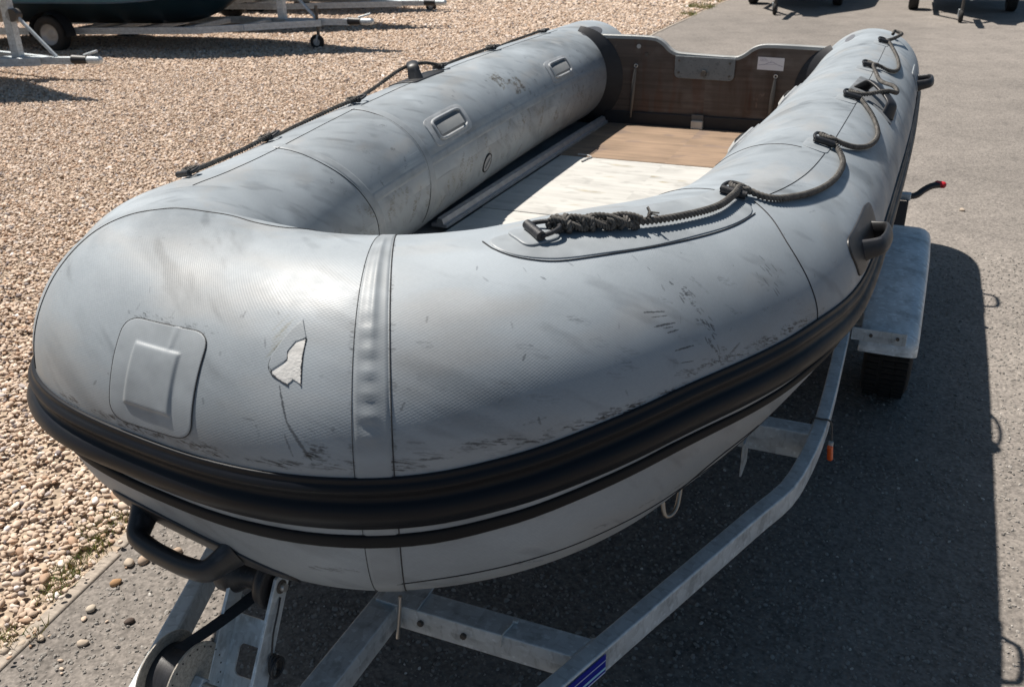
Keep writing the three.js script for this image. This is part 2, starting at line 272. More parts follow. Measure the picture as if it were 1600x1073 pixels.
const darkSteel = new THREE.MeshStandardMaterial({ map: rep(mottled(0.11, 0.1, 0.09, 0.6, 12, 43), 9, 9), metalness: 0.55, roughness: 0.55, bumpMap: grit(18), bumpScale: 0.001 });
const tyreMat = new THREE.MeshStandardMaterial({ map: rep(mottled(0.022, 0.021, 0.02, 0.5, 8, 45), 5, 5), roughness: 0.85 });
const treadMat = new THREE.MeshStandardMaterial({ map: rep(mottled(0.012, 0.012, 0.012, 0.5, 8, 45), 5, 5), roughness: 0.95 });
const rimMat = new THREE.MeshStandardMaterial({ color: lin(0.45, 0.45, 0.44), metalness: 0.3, roughness: 0.5 });

// ------------------------------------------------------------------ ground
const kerbX = z => z > -11.97 ? -1.05 + 0.142 * z : -2.75;
{
  const asphaltTex = colorTex(1024, 1024, (u, v, o) => {
    const a = fbm(u * 150, v * 150, 2, 101, 150), b = fbm(u * 60, v * 60, 3, 103, 60), c = fbm(u * 6, v * 6, 4, 105, 6), sp = vn(u * 240, v * 240, 107, 240);
    let k = 0.82 + 0.7 * (a - 0.5) + 0.55 * (b - 0.5) + 0.35 * (c - 0.5); if (sp > 0.92) k += 0.5; if (sp < 0.06) k -= 0.15;
    const pit = smooth(0.66, 0.76, b); k *= 1 - 0.22 * pit;
    o[0] = 0.215 * k; o[1] = 0.192 * k; o[2] = 0.172 * k;
  });
  const asphaltH = grayTex(1024, 1024, (u, v) => 0.5 + 0.55 * (fbm(u * 130, v * 130, 2, 101, 130) - 0.5) + 0.5 * (fbm(u * 60, v * 60, 2, 103, 60) - 0.5));
  const g = new THREE.PlaneGeometry(80, 80, 160, 160); g.rotateX(-Math.PI / 2); g.translate(0, 0, -18);
  const p = g.attributes.position, uv = g.attributes.uv, col = new Float32Array(p.count * 3);
  for (let i = 0; i < p.count; i++) { const x = p.getX(i), z = p.getZ(i); uv.setXY(i, x, z); const k = 0.95 + 0.5 * (fbm(x * 0.5 + 40, z * 0.5 + 90, 4, 111) - 0.5); col.set([k, k, k], 3 * i); }
  g.setAttribute('color', new THREE.BufferAttribute(col, 3));
  const asphalt = mesh('asphalt_ground', g, new THREE.MeshStandardMaterial({ vertexColors: true, map: rep(asphaltTex, 1 / 1.3, 1 / 1.3), roughness: 0.92, bumpMap: rep(asphaltH, 1 / 1.13, 1 / 1.13), bumpScale: 0.006 }));
  tag(asphalt, 'grey worn asphalt under and behind the trailer', null, null, 'structure');

  // chips of aggregate standing out of the asphalt where the lens is near
  const r = rng(21), chip = new THREE.IcosahedronGeometry(1, 0), N = 48000, im = new THREE.InstancedMesh(chip, new THREE.MeshStandardMaterial({ roughness: 0.85 }), N);
  const M = new THREE.Matrix4(), q = new THREE.Quaternion(), e = new THREE.Euler(), c = new THREE.Color();
  for (let i = 0; i < N; i++) {
    let x, z; do { z = 1.7 - Math.pow(r(), 1.4) * 5.2; x = -1.2 + r() * 3.6; } while (x < kerbX(z) + 0.05);
    const s = 0.0022 + 0.0042 * Math.pow(r(), 2.3); e.set(r() * 6, r() * 6, r() * 6); q.setFromEuler(e);
    M.compose(V(x, s * 0.1, z), q, V(s * (0.8 + r()), s * 0.8, s * (0.8 + r() * 0.7))); im.setMatrixAt(i, M);
    const k = 0.165 + 0.10 * r() + (r() < 0.015 ? 0.25 : 0); c.setRGB(k * 1.08, k, k * 0.91); im.setColorAt(i, c);
  }
  im.name = 'asphalt_chips'; im.castShadow = im.receiveShadow = true; scene.add(im); tag(im, 'small stone chips standing out of the worn asphalt surface', null, null, 'stuff');

  // gravel bed
  const bedTex = colorTex(1024, 1024, (u, v, o) => { const a = vn(u * 90, v * 90, 121, 90), b = fbm(u * 60, v * 60, 3, 123, 60), k = 0.7 + 0.7 * a * b + 0.6 * (b - 0.5); o[0] = 0.36 * k; o[1] = 0.285 * k; o[2] = 0.215 * k; });
  const sh = new THREE.Shape([[-1.0, 2.2], [-45, 2.2], [-45, -50], [-2.75, -50], [-2.75, -12], [kerbX(2.2), 2.2]].map(a => new THREE.Vector2(a[0], -a[1])));
  const bg = new THREE.ShapeGeometry(sh); bg.rotateX(-Math.PI / 2); bg.translate(0, 0.004, 0);
  { const pp = bg.attributes.position; for (let i = 0; i < pp.count; i++) bg.attributes.uv.setXY(i, pp.getX(i), pp.getZ(i)); }
  const bed = mesh('gravel_bed', bg, new THREE.MeshStandardMaterial({ map: rep(bedTex, 0.7, 0.7), roughness: 1, bumpMap: rep(bedTex, 0.7, 0.7), bumpScale: 0.02 }));
  tag(bed, 'bed of tan gravel to the left of the kerb', null, null, 'structure');
}
// pebbles
const pebbleGeo = [];
{
  const r = rng(31);
  for (let k = 0; k < 6; k++) {
    let g = new THREE.IcosahedronGeometry(1, 1); g.deleteAttribute('uv'); g.deleteAttribute('normal'); g = mergeVertices(g, 1e-3);
    const p = g.attributes.position, ph = [r() * 9, r() * 9, r() * 9];
    for (let i = 0; i < p.count; i++) { const x = p.getX(i), y = p.getY(i), z = p.getZ(i), n = 1 + 0.16 * Math.sin(2.3 * x + ph[0]) + 0.13 * Math.sin(2.9 * y + ph[1] + x) + 0.13 * Math.sin(2.6 * z + ph[2]); p.setXYZ(i, x * n, y * n * 0.66, z * n * 0.8); }
    g.computeVertexNormals(); pebbleGeo.push(g);
  }
}
function pebbleColor(r, c) {
  const t = r(), k = 1.06 + 0.38 * r();
  const a = t < 0.42 ? [0.43, 0.335, 0.235] : t < 0.68 ? [0.37, 0.28, 0.19] : t < 0.81 ? [0.50, 0.42, 0.32] : t < 0.90 ? [0.33, 0.22, 0.135] : t < 0.95 ? [0.29, 0.25, 0.21] : t < 0.965 ? [0.58, 0.52, 0.44] : [0.13, 0.105, 0.09];
  return c.setRGB(a[0] * k, a[1] * k * 1.005, a[2] * k * 1.12);
}
{
  const grp = new THREE.Group(); grp.name = 'gravel'; scene.add(grp); tag(grp, 'loose tan, cream and brown gravel pebbles left of the kerb', null, null, 'stuff');
  const r = rng(41), lists = [[], [], [], [], [], []];
  const M = new THREE.Matrix4(), q = new THREE.Quaternion(), e = new THREE.Euler();
  const leftEdge = z => -0.88 - (0.79 - z) * 1.187 - 0.7;
  function put(x, z, s, y) { e.set((r() - 0.5) * 0.9, r() * 6.28, (r() - 0.5) * 0.9); q.setFromEuler(e); const k = 0.75 + r() * 0.6; lists[Math.floor(r() * 6)].push(M.compose(V(x, y, z), q, V(s * k, s * (0.8 + 0.3 * r()), s)).clone()); }
  for (const [z1, z0, dens, s0] of [[1.1, -1, 3500, 0.0102], [-1, -3.5, 3400, 0.0103], [-3.5, -7, 2800, 0.0108], [-7, -11, 1700, 0.0138], [-11, -16, 850, 0.0185], [-16, -24, 360, 0.026]]) {
    const xl = leftEdge(z0), area = (z1 - z0) * (kerbX((z0 + z1) / 2) - xl), n = Math.round(area * dens);
    for (let i = 0; i < n; i++) {
      const z = z0 + r() * (z1 - z0), x = xl + r() * (kerbX(z) - 0.03 - xl);
      if (x < leftEdge(z) || x > kerbX(z) - 0.03) continue;
      if (z < -3.0 && z > -14 && false) continue;
      const big = r(), s = s0 * (0.55 + 0.75 * Math.pow(big, 1.6) + (big > 0.97 ? 0.35 : 0)); 
      const edge = smooth(0.02, 0.12, kerbX(z) - x);
      put(x, z, s, 0.006 + edge * (0.008 + 0.016 * r() + 0.01 * (fbm(x * 2.2, z * 2.2, 3, 131) - 0.5)) + s * 0.2);
    }
  }
  for (let i = 0; i < 420; i++) { const z = 1.0 - Math.pow(r(), 1.5) * 9, d = -0.03 + Math.abs(r() + r() - 1) * (r() < 0.25 ? 0.3 : 0.1); put(kerbX(z) + d, z, 0.004 + 0.007 * r() * r(), Math.abs(d) < 0.03 ? 0.024 : 0.004); }
  const c = new THREE.Color(), mat = new THREE.MeshStandardMaterial({ roughness: 0.88 });
  lists.forEach((l, k) => { const im = new THREE.InstancedMesh(pebbleGeo[k], mat, l.length); l.forEach((m, i) => { im.setMatrixAt(i, m); im.setColorAt(i, pebbleColor(r, c)); }); im.name = 'pebbles'; im.userData.kind = 'stuff'; im.castShadow = im.receiveShadow = true; grp.add(im); });
  console.log('pebbles', lists.reduce((a, l) => a + l.length, 0));
}
{ // kerb: timber-grey concrete edging laid end to end
  const k = new THREE.Group(); k.name = 'kerb'; scene.add(k); tag(k, 'narrow weathered kerb edging between gravel and asphalt', null, null, 'structure');
  const tex = colorTex(512, 128, (u, v, o) => { const a = fbm(u * 6, v * 24, 4, 141), b = fbm(u * 60, v * 20, 3, 143), kk = 0.75 + 0.5 * a + 0.35 * (b - 0.5); o[0] = 0.29 * kk; o[1] = 0.25 * kk; o[2] = 0.21 * kk; });
  const mat = new THREE.MeshStandardMaterial({ map: rep(tex, 1.3, 6), roughness: 0.92, bumpMap: rep(tex, 1.3, 6), bumpScale: 0.006 });
  const r = rng(51); let z = 1.5;
  while (z > -19) {
    const L = z > 0.25 ? 1.24 : 0.9 + 0.15 * r(), z2 = z - L; const x1 = kerbX(z), x2 = kerbX(z2);
    const g = boxG(0.046, 0.12, L - 0.008, 0.01, 2); const p = g.attributes.position;
    for (let i = 0; i < p.count; i++) { const zz = p.getZ(i); p.setX(i, p.getX(i) + 0.004 * (fbm(zz * 14 + z * 9, p.getY(i) * 30, 3, 145) - 0.5) * 2); }
    g.rotateY(Math.atan2(x1 - x2, z - z2) + (r() - 0.5) * 0.03); g.translate((x1 + x2) / 2 + (r() - 0.5) * 0.014, -0.051 + (r() - 0.5) * 0.007, (z + z2) / 2); mesh('edging_slab', g, mat, k); z = z2;
  }
}
{ // loose stones on the asphalt by the kerb
  const r = rng(61), cols = [[0.36, 0.27, 0.2], [0.42, 0.36, 0.29], [0.07, 0.05, 0.04], [0.34, 0.2, 0.1], [0.40, 0.33, 0.26]];
  const mats = cols.map(c => new THREE.MeshStandardMaterial({ color: lin(...c), roughness: 0.85, bumpMap: grit(3), bumpScale: 0.002 }));
  const lbl = ['rounded tan pebble lying on the asphalt beside the kerb', 'pale pebble on the asphalt, near the kerb and winch post', 'dark brown pebble lying on open asphalt left of trailer rail', 'orange brown pebble on the asphalt below the bow handle', 'white pebble lying alone on sunlit asphalt right of the fender'];
  for (const [x, z, s, c, l] of [[-0.9, 0.38, 0.016, 3, 3], [-0.88, 0.49, 0.014, 1, 1], [-0.75, 0.49, 0.013, 2, 2], [1.38, -4.3, 0.017, 4, 4]]) {
    const m = mesh('loose_stone', pebbleGeo[Math.floor(r() * 6)], mats[c], null); m.scale.set(s, s, s); m.rotation.y = r() * 6; m.position.set(x, s * 0.5, z); tag(m, lbl[l], 'stone');
  }
  const spots = [[-0.80, 0.60], [-0.93, 0.30], [-0.9, 0.27], [-0.87, 0.25], [-0.95, 0.66], [-0.97, 0.70], [-0.92, 0.63], [-0.84, 0.2], [-0.68, 0.3], [-0.6, 0.55]];
  for (const [x, z] of spots) { const s = 0.011 + 0.009 * r(), m = mesh('kerbside_stone', pebbleGeo[Math.floor(r() * 6)], mats[r() < 0.6 ? 0 : 4], null); m.scale.set(s, s, s); m.rotation.y = r() * 6; m.position.set(x, s * 0.5, z); tag(m, 'small tan stone strayed from the gravel onto the asphalt by the kerb', 'stone', 'stray stones along the kerb'); }
}
{ // weeds and grass along the kerb
  const r = rng(71), blade = new THREE.BufferGeometry(); blade.setAttribute('position', new THREE.Float32BufferAttribute([-0.5, 0, 0, 0.5, 0, 0, 0.35, 0.5, 0.12, -0.35, 0.5, 0.12, 0, 1, 0.45], 3)); blade.setIndex([0, 1, 2, 0, 2, 3, 3, 2, 4]); blade.computeVertexNormals();
  const spots = [[-1.13, 0.20, 0.08, 150], [-1.07, 0.30, 0.07, 110], [-1.06, 0.41, 0.06, 130], [-1.03, 0.48, 0.05, 60], [-1.0, 0.68, 0.05, 60], [-0.94, 0.62, 0.03, 25], [-2.95, -16.2, 0.35, 700], [-2.85, -14.9, 0.2, 200], [-3.0, -17.5, 0.3, 400], [-6, -9.3, 1.2, 120], [-5.5, -6.5, 1.5, 150], [-4.6, -4.2, 1.2, 120], [-3.2, -3.0, 0.8, 60]];
  let n = 0; spots.forEach(s => n += s[3]); const im = new THREE.InstancedMesh(blade, new THREE.MeshPhysicalMaterial({ side: THREE.DoubleSide, roughness: 0.8, transmission: 0.25, thickness: 0 }), n);
  const M = new THREE.Matrix4(), q = new THREE.Quaternion(), c = new THREE.Color(); let i = 0;
  for (const [x, z, rr, k] of spots) for (let j = 0; j < k; j++, i++) { const a = r() * 6.28, d = rr * Math.sqrt(r()) * (0.5 + 0.5 * r()), far = z < -10 ? 2.4 : 1, h = (0.016 + 0.028 * r()) * far; q.setFromEuler(new THREE.Euler((r() - 0.5) * 1.3, r() * 6.28, (r() - 0.5) * 1.3)); M.compose(V(x + d * Math.cos(a), 0.012, z + d * Math.sin(a) * 1.4), q, V(0.0028 * far, h, h * 0.8)); im.setMatrixAt(i, M); c.setRGB(0.10 + 0.12 * r(), 0.13 + 0.08 * r(), 0.035); im.setColorAt(i, c); }
  im.name = 'weeds'; im.castShadow = true; scene.add(im); tag(im, 'thin yellow green weeds and grass sprouting along the kerb', null, null, 'stuff');
}

// ------------------------------------------------------------------ the inflatable boat
const boat = thing('inflatable_boat', 'grey inflatable boat with black rub rail and weathered wooden transom, on a trailer', 'boat');
function tubeSection(s0, s1, mat, ds = 0.012) {
  const nu = Math.max(2, Math.ceil((s1 - s0) / ds)), nv = 120;
  const g = grid(nu, nv, (a, b) => { const s = lerp(s0, s1, a), ph = -180 + 360 * b; return [P(s, ph, und(s, ph)), s, ph * RAD * 0.265]; });
  // exact normals so that sections meet smoothly
  const n = g.attributes.normal; let k = 0;
  for (let i = 0; i <= nu; i++) for (let j = 0; j <= nv; j++, k++) {
    const s = lerp(s0, s1, i / nu), ph = -180 + 360 * j / nv, h = 0.006, hp = 1.5;
    const S = x => clamp(x, -SEND, SEND);
    const a = P(S(s + h), ph, und(S(s + h), ph)).sub(P(S(s - h), ph, und(S(s - h), ph))), b = P(s, ph + hp, und(s, ph + hp)).sub(P(s, ph - hp, und(s, ph - hp)));
    const m = b.cross(a).normalize(), f = frame(s), o = f.N.clone().multiplyScalar(Math.cos(ph * RAD)).addScaledVector(f.B, Math.sin(ph * RAD)); if (m.dot(o) < 0) m.negate(); if (!(m.length() > 0.5)) m.copy(o);
    n.setXYZ(k, m.x, m.y, m.z);
  }
  // orient faces outwards
  const ix = g.index.array; const pa = g.attributes.position;
  const t = 3 * 200, A = V().fromBufferAttribute(pa, ix[t]), B = V().fromBufferAttribute(pa, ix[t + 1]), C = V().fromBufferAttribute(pa, ix[t + 2]), Nn = V().fromBufferAttribute(n, ix[t]);
  if (B.sub(A).cross(C.sub(A)).dot(Nn) < 0) for (let i = 0; i < ix.length; i += 3) { const w = ix[i + 1]; ix[i + 1] = ix[i + 2]; ix[i + 2] = w; }
  return mesh('tube_section', g, mat, boat);
}
tubeSection(-SEND + 0.0005, -1.905, matPort, 0.02); tubeSection(-1.905, -1.45, matPort); tubeSection(-1.45, -0.253, matPort); tubeSection(-0.253, 0.25, matBow, 0.008); tubeSection(0.25, 1.005, matBow, 0.008); tubeSection(1.005, 1.575, matStar); tubeSection(1.575, SEND - 0.0005, matStar, 0.02);

// raised pieces glued to the skin: outline in (s, phi) filled with rings about its middle
function roundPoly(pts, r, n = 5) { const out = [], K = 0.0046; const m = pts.length; for (let i = 0; i < m; i++) { const p = pts[i], a = pts[(i + m - 1) % m], b = pts[(i + 1) % m]; const f = (q) => { const dx = q[0] - p[0], dy = (q[1] - p[1]) * K, L = Math.hypot(dx, dy), t = Math.min(r / L, 0.48); return [p[0] + (q[0] - p[0]) * t, p[1] + (q[1] - p[1]) * t]; }; const A = f(a), B = f(b); for (let k = 0; k <= n; k++) { const t = k / n, u = 1 - t; out.push([u * u * A[0] + 2 * u * t * p[0] + t * t * B[0], u * u * A[1] + 2 * u * t * p[1] + t * t * B[1]]); } } return out; }
function dens(pts, step = 0.01) { const out = [], K = 0.0046; for (let i = 0; i < pts.length; i++) { const a = pts[i], b = pts[(i + 1) % pts.length], L = Math.hypot(b[0] - a[0], (b[1] - a[1]) * K), n = Math.max(1, Math.round(L / step)); for (let k = 0; k < n; k++) out.push([lerp(a[0], b[0], k / n), lerp(a[1], b[1], k / n)]); } return out; }
function decal(outline, h, opt = {}) {
  const o = dens(outline, opt.step || 0.008), n = o.length; if (opt.jit) o.forEach((p, i) => { p[0] += opt.jit * (fbm(i * 0.37, 3, 2, 201) - 0.5) * 2; p[1] += opt.jit * (fbm(i * 0.41, 9, 2, 203) - 0.5) * 2 / 0.0046; }); const rings = opt.rings || 10, base = opt.base ?? 0.0004; let cs = 0, cp = 0; o.forEach(p => { cs += p[0] / n; cp += p[1] / n; }); if (opt.mid) [cs, cp] = opt.mid;
  const rows = [[1, -0.0015], [1, h * 0.6 + base], [0.985, h + base]]; for (let k = 1; k <= rings; k++) rows.push([0.985 * (1 - k / rings), h + base]);
  return grid(rows.length - 1, n, (a, b, i, j) => { const p = o[j % n], [t, hh] = rows[i]; const s = cs + (p[0] - cs) * t, ph = cp + (p[1] - cp) * t; const bump = opt.bump ? opt.bump(s, ph) : 0; return [P(s, ph, hh + und(s, ph) + bump), s, ph * RAD * 0.265]; }, true);
}
function line(pts, r, mat, name = 'seam_line', n = 60, dr = 0, parent = boat) { // thin dark line following the skin: glue plus painted edge shadow
  const c = new THREE.CatmullRomCurve3(pts.map(p => V(p[0], p[1] * 0.01, 0)), false, 'centripetal'), q = []; for (let i = 0; i <= n; i++) { const p = c.getPoint(i / n); q.push(P(p.x, p.y * 100, dr + und(p.x, p.y * 100))); }
  return mesh(name, new THREE.TubeGeometry(new THREE.CatmullRomCurve3(q), n * 2, r, 6), mat, parent);
}
const arc = (s, a, b, n = 12) => Array.from({ length: n + 1 }, (_, i) => [s, lerp(a, b, i / n)]);
// bow tape, puckered along the glued edge
{
  const s0 = 0.238, s1 = 0.268, nu = 14, nv = 130;
  const g = grid(nu, nv, (a, b) => {
    const s = lerp(s0, s1, a), ph = lerp(-100, 120, b); const edge = Math.min(smooth(0, 0.07, a), smooth(0, 0.07, 1 - a));
    const zone = smooth(8, 16, ph) * (1 - smooth(46, 60, ph)), puck = zone * (0.0032 * Math.max(0, Math.sin(ph * 0.95 + 1.2 * vn(ph * 0.2, 1, 7))) * Math.exp(-Math.pow((a - 0.42) / 0.24, 2)));
    const ridge = smooth(30, 60, ph) * (1 - smooth(88, 100, ph)) * 0.0035 * Math.exp(-Math.pow((a - 0.5) / 0.12, 2));
    return [P(s, ph, -0.0008 + edge * 0.002 + puck + ridge + und(s, ph)), s, ph * RAD * 0.265];
  });
  mesh('seam_tape', g, greyPatch, boat, 'puckered grey seam tape across the bow');
  line(arc(0.269, -92, 118, 30), 0.0011, seamDark, 'seam_line', 120, 0.0004); line(arc(0.2375, -92, 118, 30), 0.0006, seamDark, 'seam_line', 120, 0.0002);
}
line([[-0.253, 5], [-0.253, 27], [-0.256, 49], [-0.263, 66], [-0.257, 79], [-0.232, 88], [-0.205, 96.5], [-0.158, 101.3], [-0.112, 105], [-0.04, 102.6], [0.03, 104], [0.05, 112], [0.055, 130]], 0.0013, seamDark, 'seam_line', 120, 0.0004);
line([[1.0, 5], [1.008, 11], [0.998, 27], [0.99, 46], [1.012, 60], [1.028, 71]], 0.0013, seamDark, 'seam_line', 60, 0.0004);
line([[1.02, 82], [1.013, 89], [1.008, 96], [1.003, 104], [1.0, 120]], 0.001, seamDark, 'seam_line', 40, 0.0004);
line([[1.575, 81], [1.577, 90], [1.578, 97], [1.586, 110], [1.59, 135]], 0.0011, seamDark, 'seam_line', 40, 0.0004);
line([[-1.415, 93], [-1.43, 108], [-1.449, 124.5], [-1.485, 142], [-1.52, 160], [-1.55, 178], [-1.57, 200]], 0.0014, seamDark, 'seam_line', 80, 0.0004);
line([[-1.86, 90], [-1.87, 104], [-1.894, 127], [-1.911, 155], [-1.903, 192], [-1.905, 215]], 0.0015, seamDark, 'seam_line', 80, 0.0004);
{ // seam tape beside the second port seam, and the tape along the inner side
  const g = grid(8, 60, (a, b) => { const s = -1.9 - 0.05 * a + lerp(0.035, 0, smooth(90, 160, lerp(88, 215, b))), ph = lerp(88, 215, b), e = Math.min(smooth(0, 0.1, a), smooth(0, 0.1, 1 - a)); return [P(s, ph, -0.0006 + e * 0.0022 + und(s, ph)), s, ph * RAD * 0.265]; });
  mesh('seam_tape', g, greyPatch, boat);
  const g2 = grid(8, 60, (a, b) => { const ph = lerp(90, 215, b), s = lerp(-1.415, -1.58, smooth(80, 215, ph)) - 0.004 - 0.04 * a, e = Math.min(smooth(0, 0.1, a), smooth(0, 0.1, 1 - a)); return [P(s, ph, -0.0006 + e * 0.002 + und(s, ph)), s, ph * RAD * 0.265]; });
  mesh('seam_tape', g2, greyPatch, boat);
  const g3 = grid(160, 6, (a, b) => { const s = lerp(-1.56, -3.95, a), ph = lerp(160.5, 168.5, b), e = Math.min(smooth(0, 0.12, b), smooth(0, 0.12, 1 - b)); return [P(s, ph, -0.0006 + e * 0.0018 + und(s, ph)), s, ph * RAD * 0.265]; });
  mesh('seam_tape', g3, greyPatch, boat);
}
line([[-0.95, 96], [-1.095, 95.5], [-1.4, 94.5], [-1.9, 91], [-2.5, 90], [-3.9, 90]], 0.0012, seamDark, 'seam_line', 120, 0.0004);
line([[1.05, 72], [1.35, 69], [1.68, 68], [2.4, 69], [3.15, 71], [3.9, 71]], 0.001, seamDark, 'seam_line', 120, 0.0003);
line([[0.262, -46], [0.3, -44.5], [0.5, -43], [0.75, -44], [1.0, -40], [1.1, -38]], 0.0011, seamDark, 'seam_line', 80, 0.0004);
line([[0.68, -48], [0.72, -44], [0.8, -38], [0.9, -36]], 0.0014, seamDark, 'seam_line', 40, 0.0006);

// square repair patch on the bow with the outline of an old fitting under it
{
  const out = roundPoly([[-0.072, 41.5], [0.088, 42.5], [0.08, 6.2], [-0.07, 5.6]], 0.03, 7);
  mesh('repair_patch', decal(out, 0.0018, { rings: 46, step: 0.004, bump: (s, ph) => { const d = Math.max(Math.abs(s - 0.004 - (ph - 24) * 0.0002) / 0.044, Math.abs(ph - 23.5) / 10.3); const lip = 0.006 * (1 - smooth(0.86, 1.06, d)) + 0.0022 * Math.exp(-Math.pow((d - 0.97) / 0.06, 2)); const rib = 0.002 * Math.exp(-Math.pow((s - 0.03) / 0.004, 2)) * smooth(33, 36, ph); return lip * 0.55 + rib; } }), greyPatch, boat, 'rounded square grey repair patch on the bow');
  const rim = new THREE.CatmullRomCurve3(dens(out, 0.01).map(p => P(p[0], p[1], 0.0014 + und(p[0], p[1]))), true);
  mesh('patch_edge', new THREE.TubeGeometry(rim, 240, 0.0009, 6, true), seamDark, boat);
}
{ // torn fabric, pale backing showing
  const px = (u, v) => [0.17 + 0.000726 * (u - 432) + 0.000187 * (v - 575), 34.4 + 0.0205 * (u - 432) - 0.199 * (v - 575)];
  mesh('torn_patch', decal([[479, 530], [469, 531], [461, 541], [455, 549], [453, 560], [449, 566], [438, 570], [431, 577], [430, 584], [437, 592], [446, 600], [451, 595], [455, 592], [462, 602], [464, 588], [467, 573], [471, 556], [476, 543]].map(p => px(...p)), 0.0007, { step: 0.0009, rings: 8, jit: 0.0006 }), backing, boat, 'jagged pale patch where the grey coating has torn away');
  mesh('torn_flap', decal([[479, 498], [465, 512], [450, 531], [433, 556], [427, 572], [430, 579], [447, 567], [452, 562], [454, 550], [461, 541], [470, 530], [480, 528]].map(p => px(...p)), 0.0016, { step: 0.002, rings: 8, base: 0.0005 }), greyPatch, boat, 'lifted flap of grey skin beside the tear');
  for (const L of [[[480, 529], [474, 548], [468, 572], [464, 590], [461, 603]], [[430, 576], [429, 585], [438, 594], [447, 602]], [[452, 550], [452, 562], [444, 567], [431, 575]], [[478, 500], [452, 530], [433, 556], [426, 575], [428, 583]]].map((l, i) => [l, i])) line(L[0].map(p => px(...p)), L[1] === 3 ? 0.00035 : 0.0008, seamDark, 'tear_edge', 24, 0.0006);  // dark tear outlines; the right one paints the shadow under the lifted edge
}
// ------------------------------------------------------------------ rub rail and black strip
const railTop = (() => { const k = [[-4.4, 4], [-1.3, 4], [-0.5, 4], [-0.2, 2.6], [0, 1.6], [0.25, 0.3], [0.37, 3.2], [0.5, 7], [0.7, 8.6], [0.85, 9.6], [1.0, 9.2], [1.3, 5.5], [1.7, 4.5], [4.4, 4.5]]; const c = new THREE.CatmullRomCurve3(k.map(p => V(p[0], p[1] * 0.1, 0)), false, 'centripetal'), pts = c.getPoints(400); return s => { let i = 1; while (i < pts.length - 1 && pts[i].x < s) i++; const a = pts[i - 1], b = pts[i]; return 10 * lerp(a.y, b.y, clamp((s - a.x) / (b.x - a.x))); }; })();
function extrudeOnTube(prof, top, s0, s1, ds) {
  // prof: [drop m, height m]
  const q = []; for (let i = 0; i < prof.length - 1; i++) { const n = 3; for (let k = 0; k < n; k++) q.push([lerp(prof[i][0], prof[i + 1][0], k / n), lerp(prof[i][1], prof[i + 1][1], k / n)]); } q.push(prof[prof.length - 1]);
  const n = Math.ceil((s1 - s0) / ds); return grid(n, q.length - 1, (a, b, i, j) => { const s = lerp(s0, s1, a), ph = top(s) - q[j][0] / 0.265 / RAD; return [P(s, ph, q[j][1] * (q[j][1] > 0 && q[j][0] < 0.1 ? 1 + 0.4 * smooth(-0.02, -0.2, s) : 1)), s, -q[j][0]]; });
}
const smoothProf = (p) => { const c = new THREE.CatmullRomCurve3(p.map(a => V(a[0], a[1], 0)), false, 'centripetal'); return c.getPoints(60).map(v => [v.x, v.y]); };
mesh('rub_rail', extrudeOnTube(smoothProf([[-0.001, -0.001], [0, 0.0045], [0.008, 0.006], [0.013, 0.0095], [0.019, 0.0115], [0.026, 0.0085], [0.033, 0.0065], [0.039, 0.0085], [0.044, 0.015], [0.051, 0.0200], [0.061, 0.0225], [0.073, 0.0195], [0.086, 0.012], [0.096, 0.006], [0.100, -0.001]]), railTop, -4.25, 4.25, 0.02), railMat, boat, 'ridged black rubber rub rail along the widest line of the tube');
mesh('rub_strip', extrudeOnTube(smoothProf([[0.111, -0.001], [0.112, 0.004], [0.115, 0.006], [0.128, 0.0065], [0.132, 0.004], [0.133, -0.001]]), railTop, -3.6, 3.6, 0.02), stripMat, boat, 'thin black rubber strip below the rub rail');

// ------------------------------------------------------------------ fittings
const rotBasis = (s, ph, dr, turn) => basis(s, ph, dr).multiply(new THREE.Matrix4().makeRotationY(turn));
function loopHandle(s, ph, len, out, thick, turn, mat, padPts, padMat, label) {
  const h = new THREE.Group(); h.name = 'lifting_handle'; boat.add(h); if (label) h.userData.label = label;
  if (padPts) mesh('handle_base', decal(roundPoly(padPts, 0.02), 0.004, { rings: 8 }), padMat, h);
  const m = rotBasis(s, ph, 0.002, turn), a = len / 2, pts = [[-a * 1.12, -0.01, 0], [-a * 1.0, out * 0.35, 0], [-a * 0.86, out * 0.82, 0], [-a * 0.5, out, 0], [0, out * 1.04, 0], [a * 0.5, out, 0], [a * 0.86, out * 0.82, 0], [a * 1.0, out * 0.35, 0], [a * 1.12, -0.01, 0]].map(p => V(...p));
  const c = new THREE.CatmullRomCurve3(pts, false, 'centripetal'), N = 60, RS = 16;
  const g = grid(N, RS, (u, v) => { const p = c.getPoint(u), t = c.getTangent(u), z = V(0, 0, 1), n = t.clone().cross(z).normalize(), w = thick[0] * (1 + 0.35 * Math.pow(Math.abs(u * 2 - 1), 4)), d = thick[1] * (1 + 0.5 * Math.pow(Math.abs(u * 2 - 1), 5)), A = v * 2 * Math.PI; const q = p.clone().addScaledVector(z, Math.cos(A) * w).addScaledVector(n, Math.sin(A) * d); return [q.applyMatrix4(m), u * len * 2, v * 0.1]; });
  g.computeVertexNormals(); mesh('handle_loop', g, mat, h); return h;
}
// bow handle: wide D grip below the rub rail
{
  const pad = roundPoly([[-0.165, -37], [-0.1, -36], [0.08, -40], [0.16, -48], [0.14, -60], [0, -58], [-0.12, -53], [-0.165, -45]], 0.03);
  loopHandle(-0.015, -44, 0.195, 0.047, [0.024, 0.017], 0.0, blackRubber, pad, blackRubber, 'black rubber D handle under the bow');
}
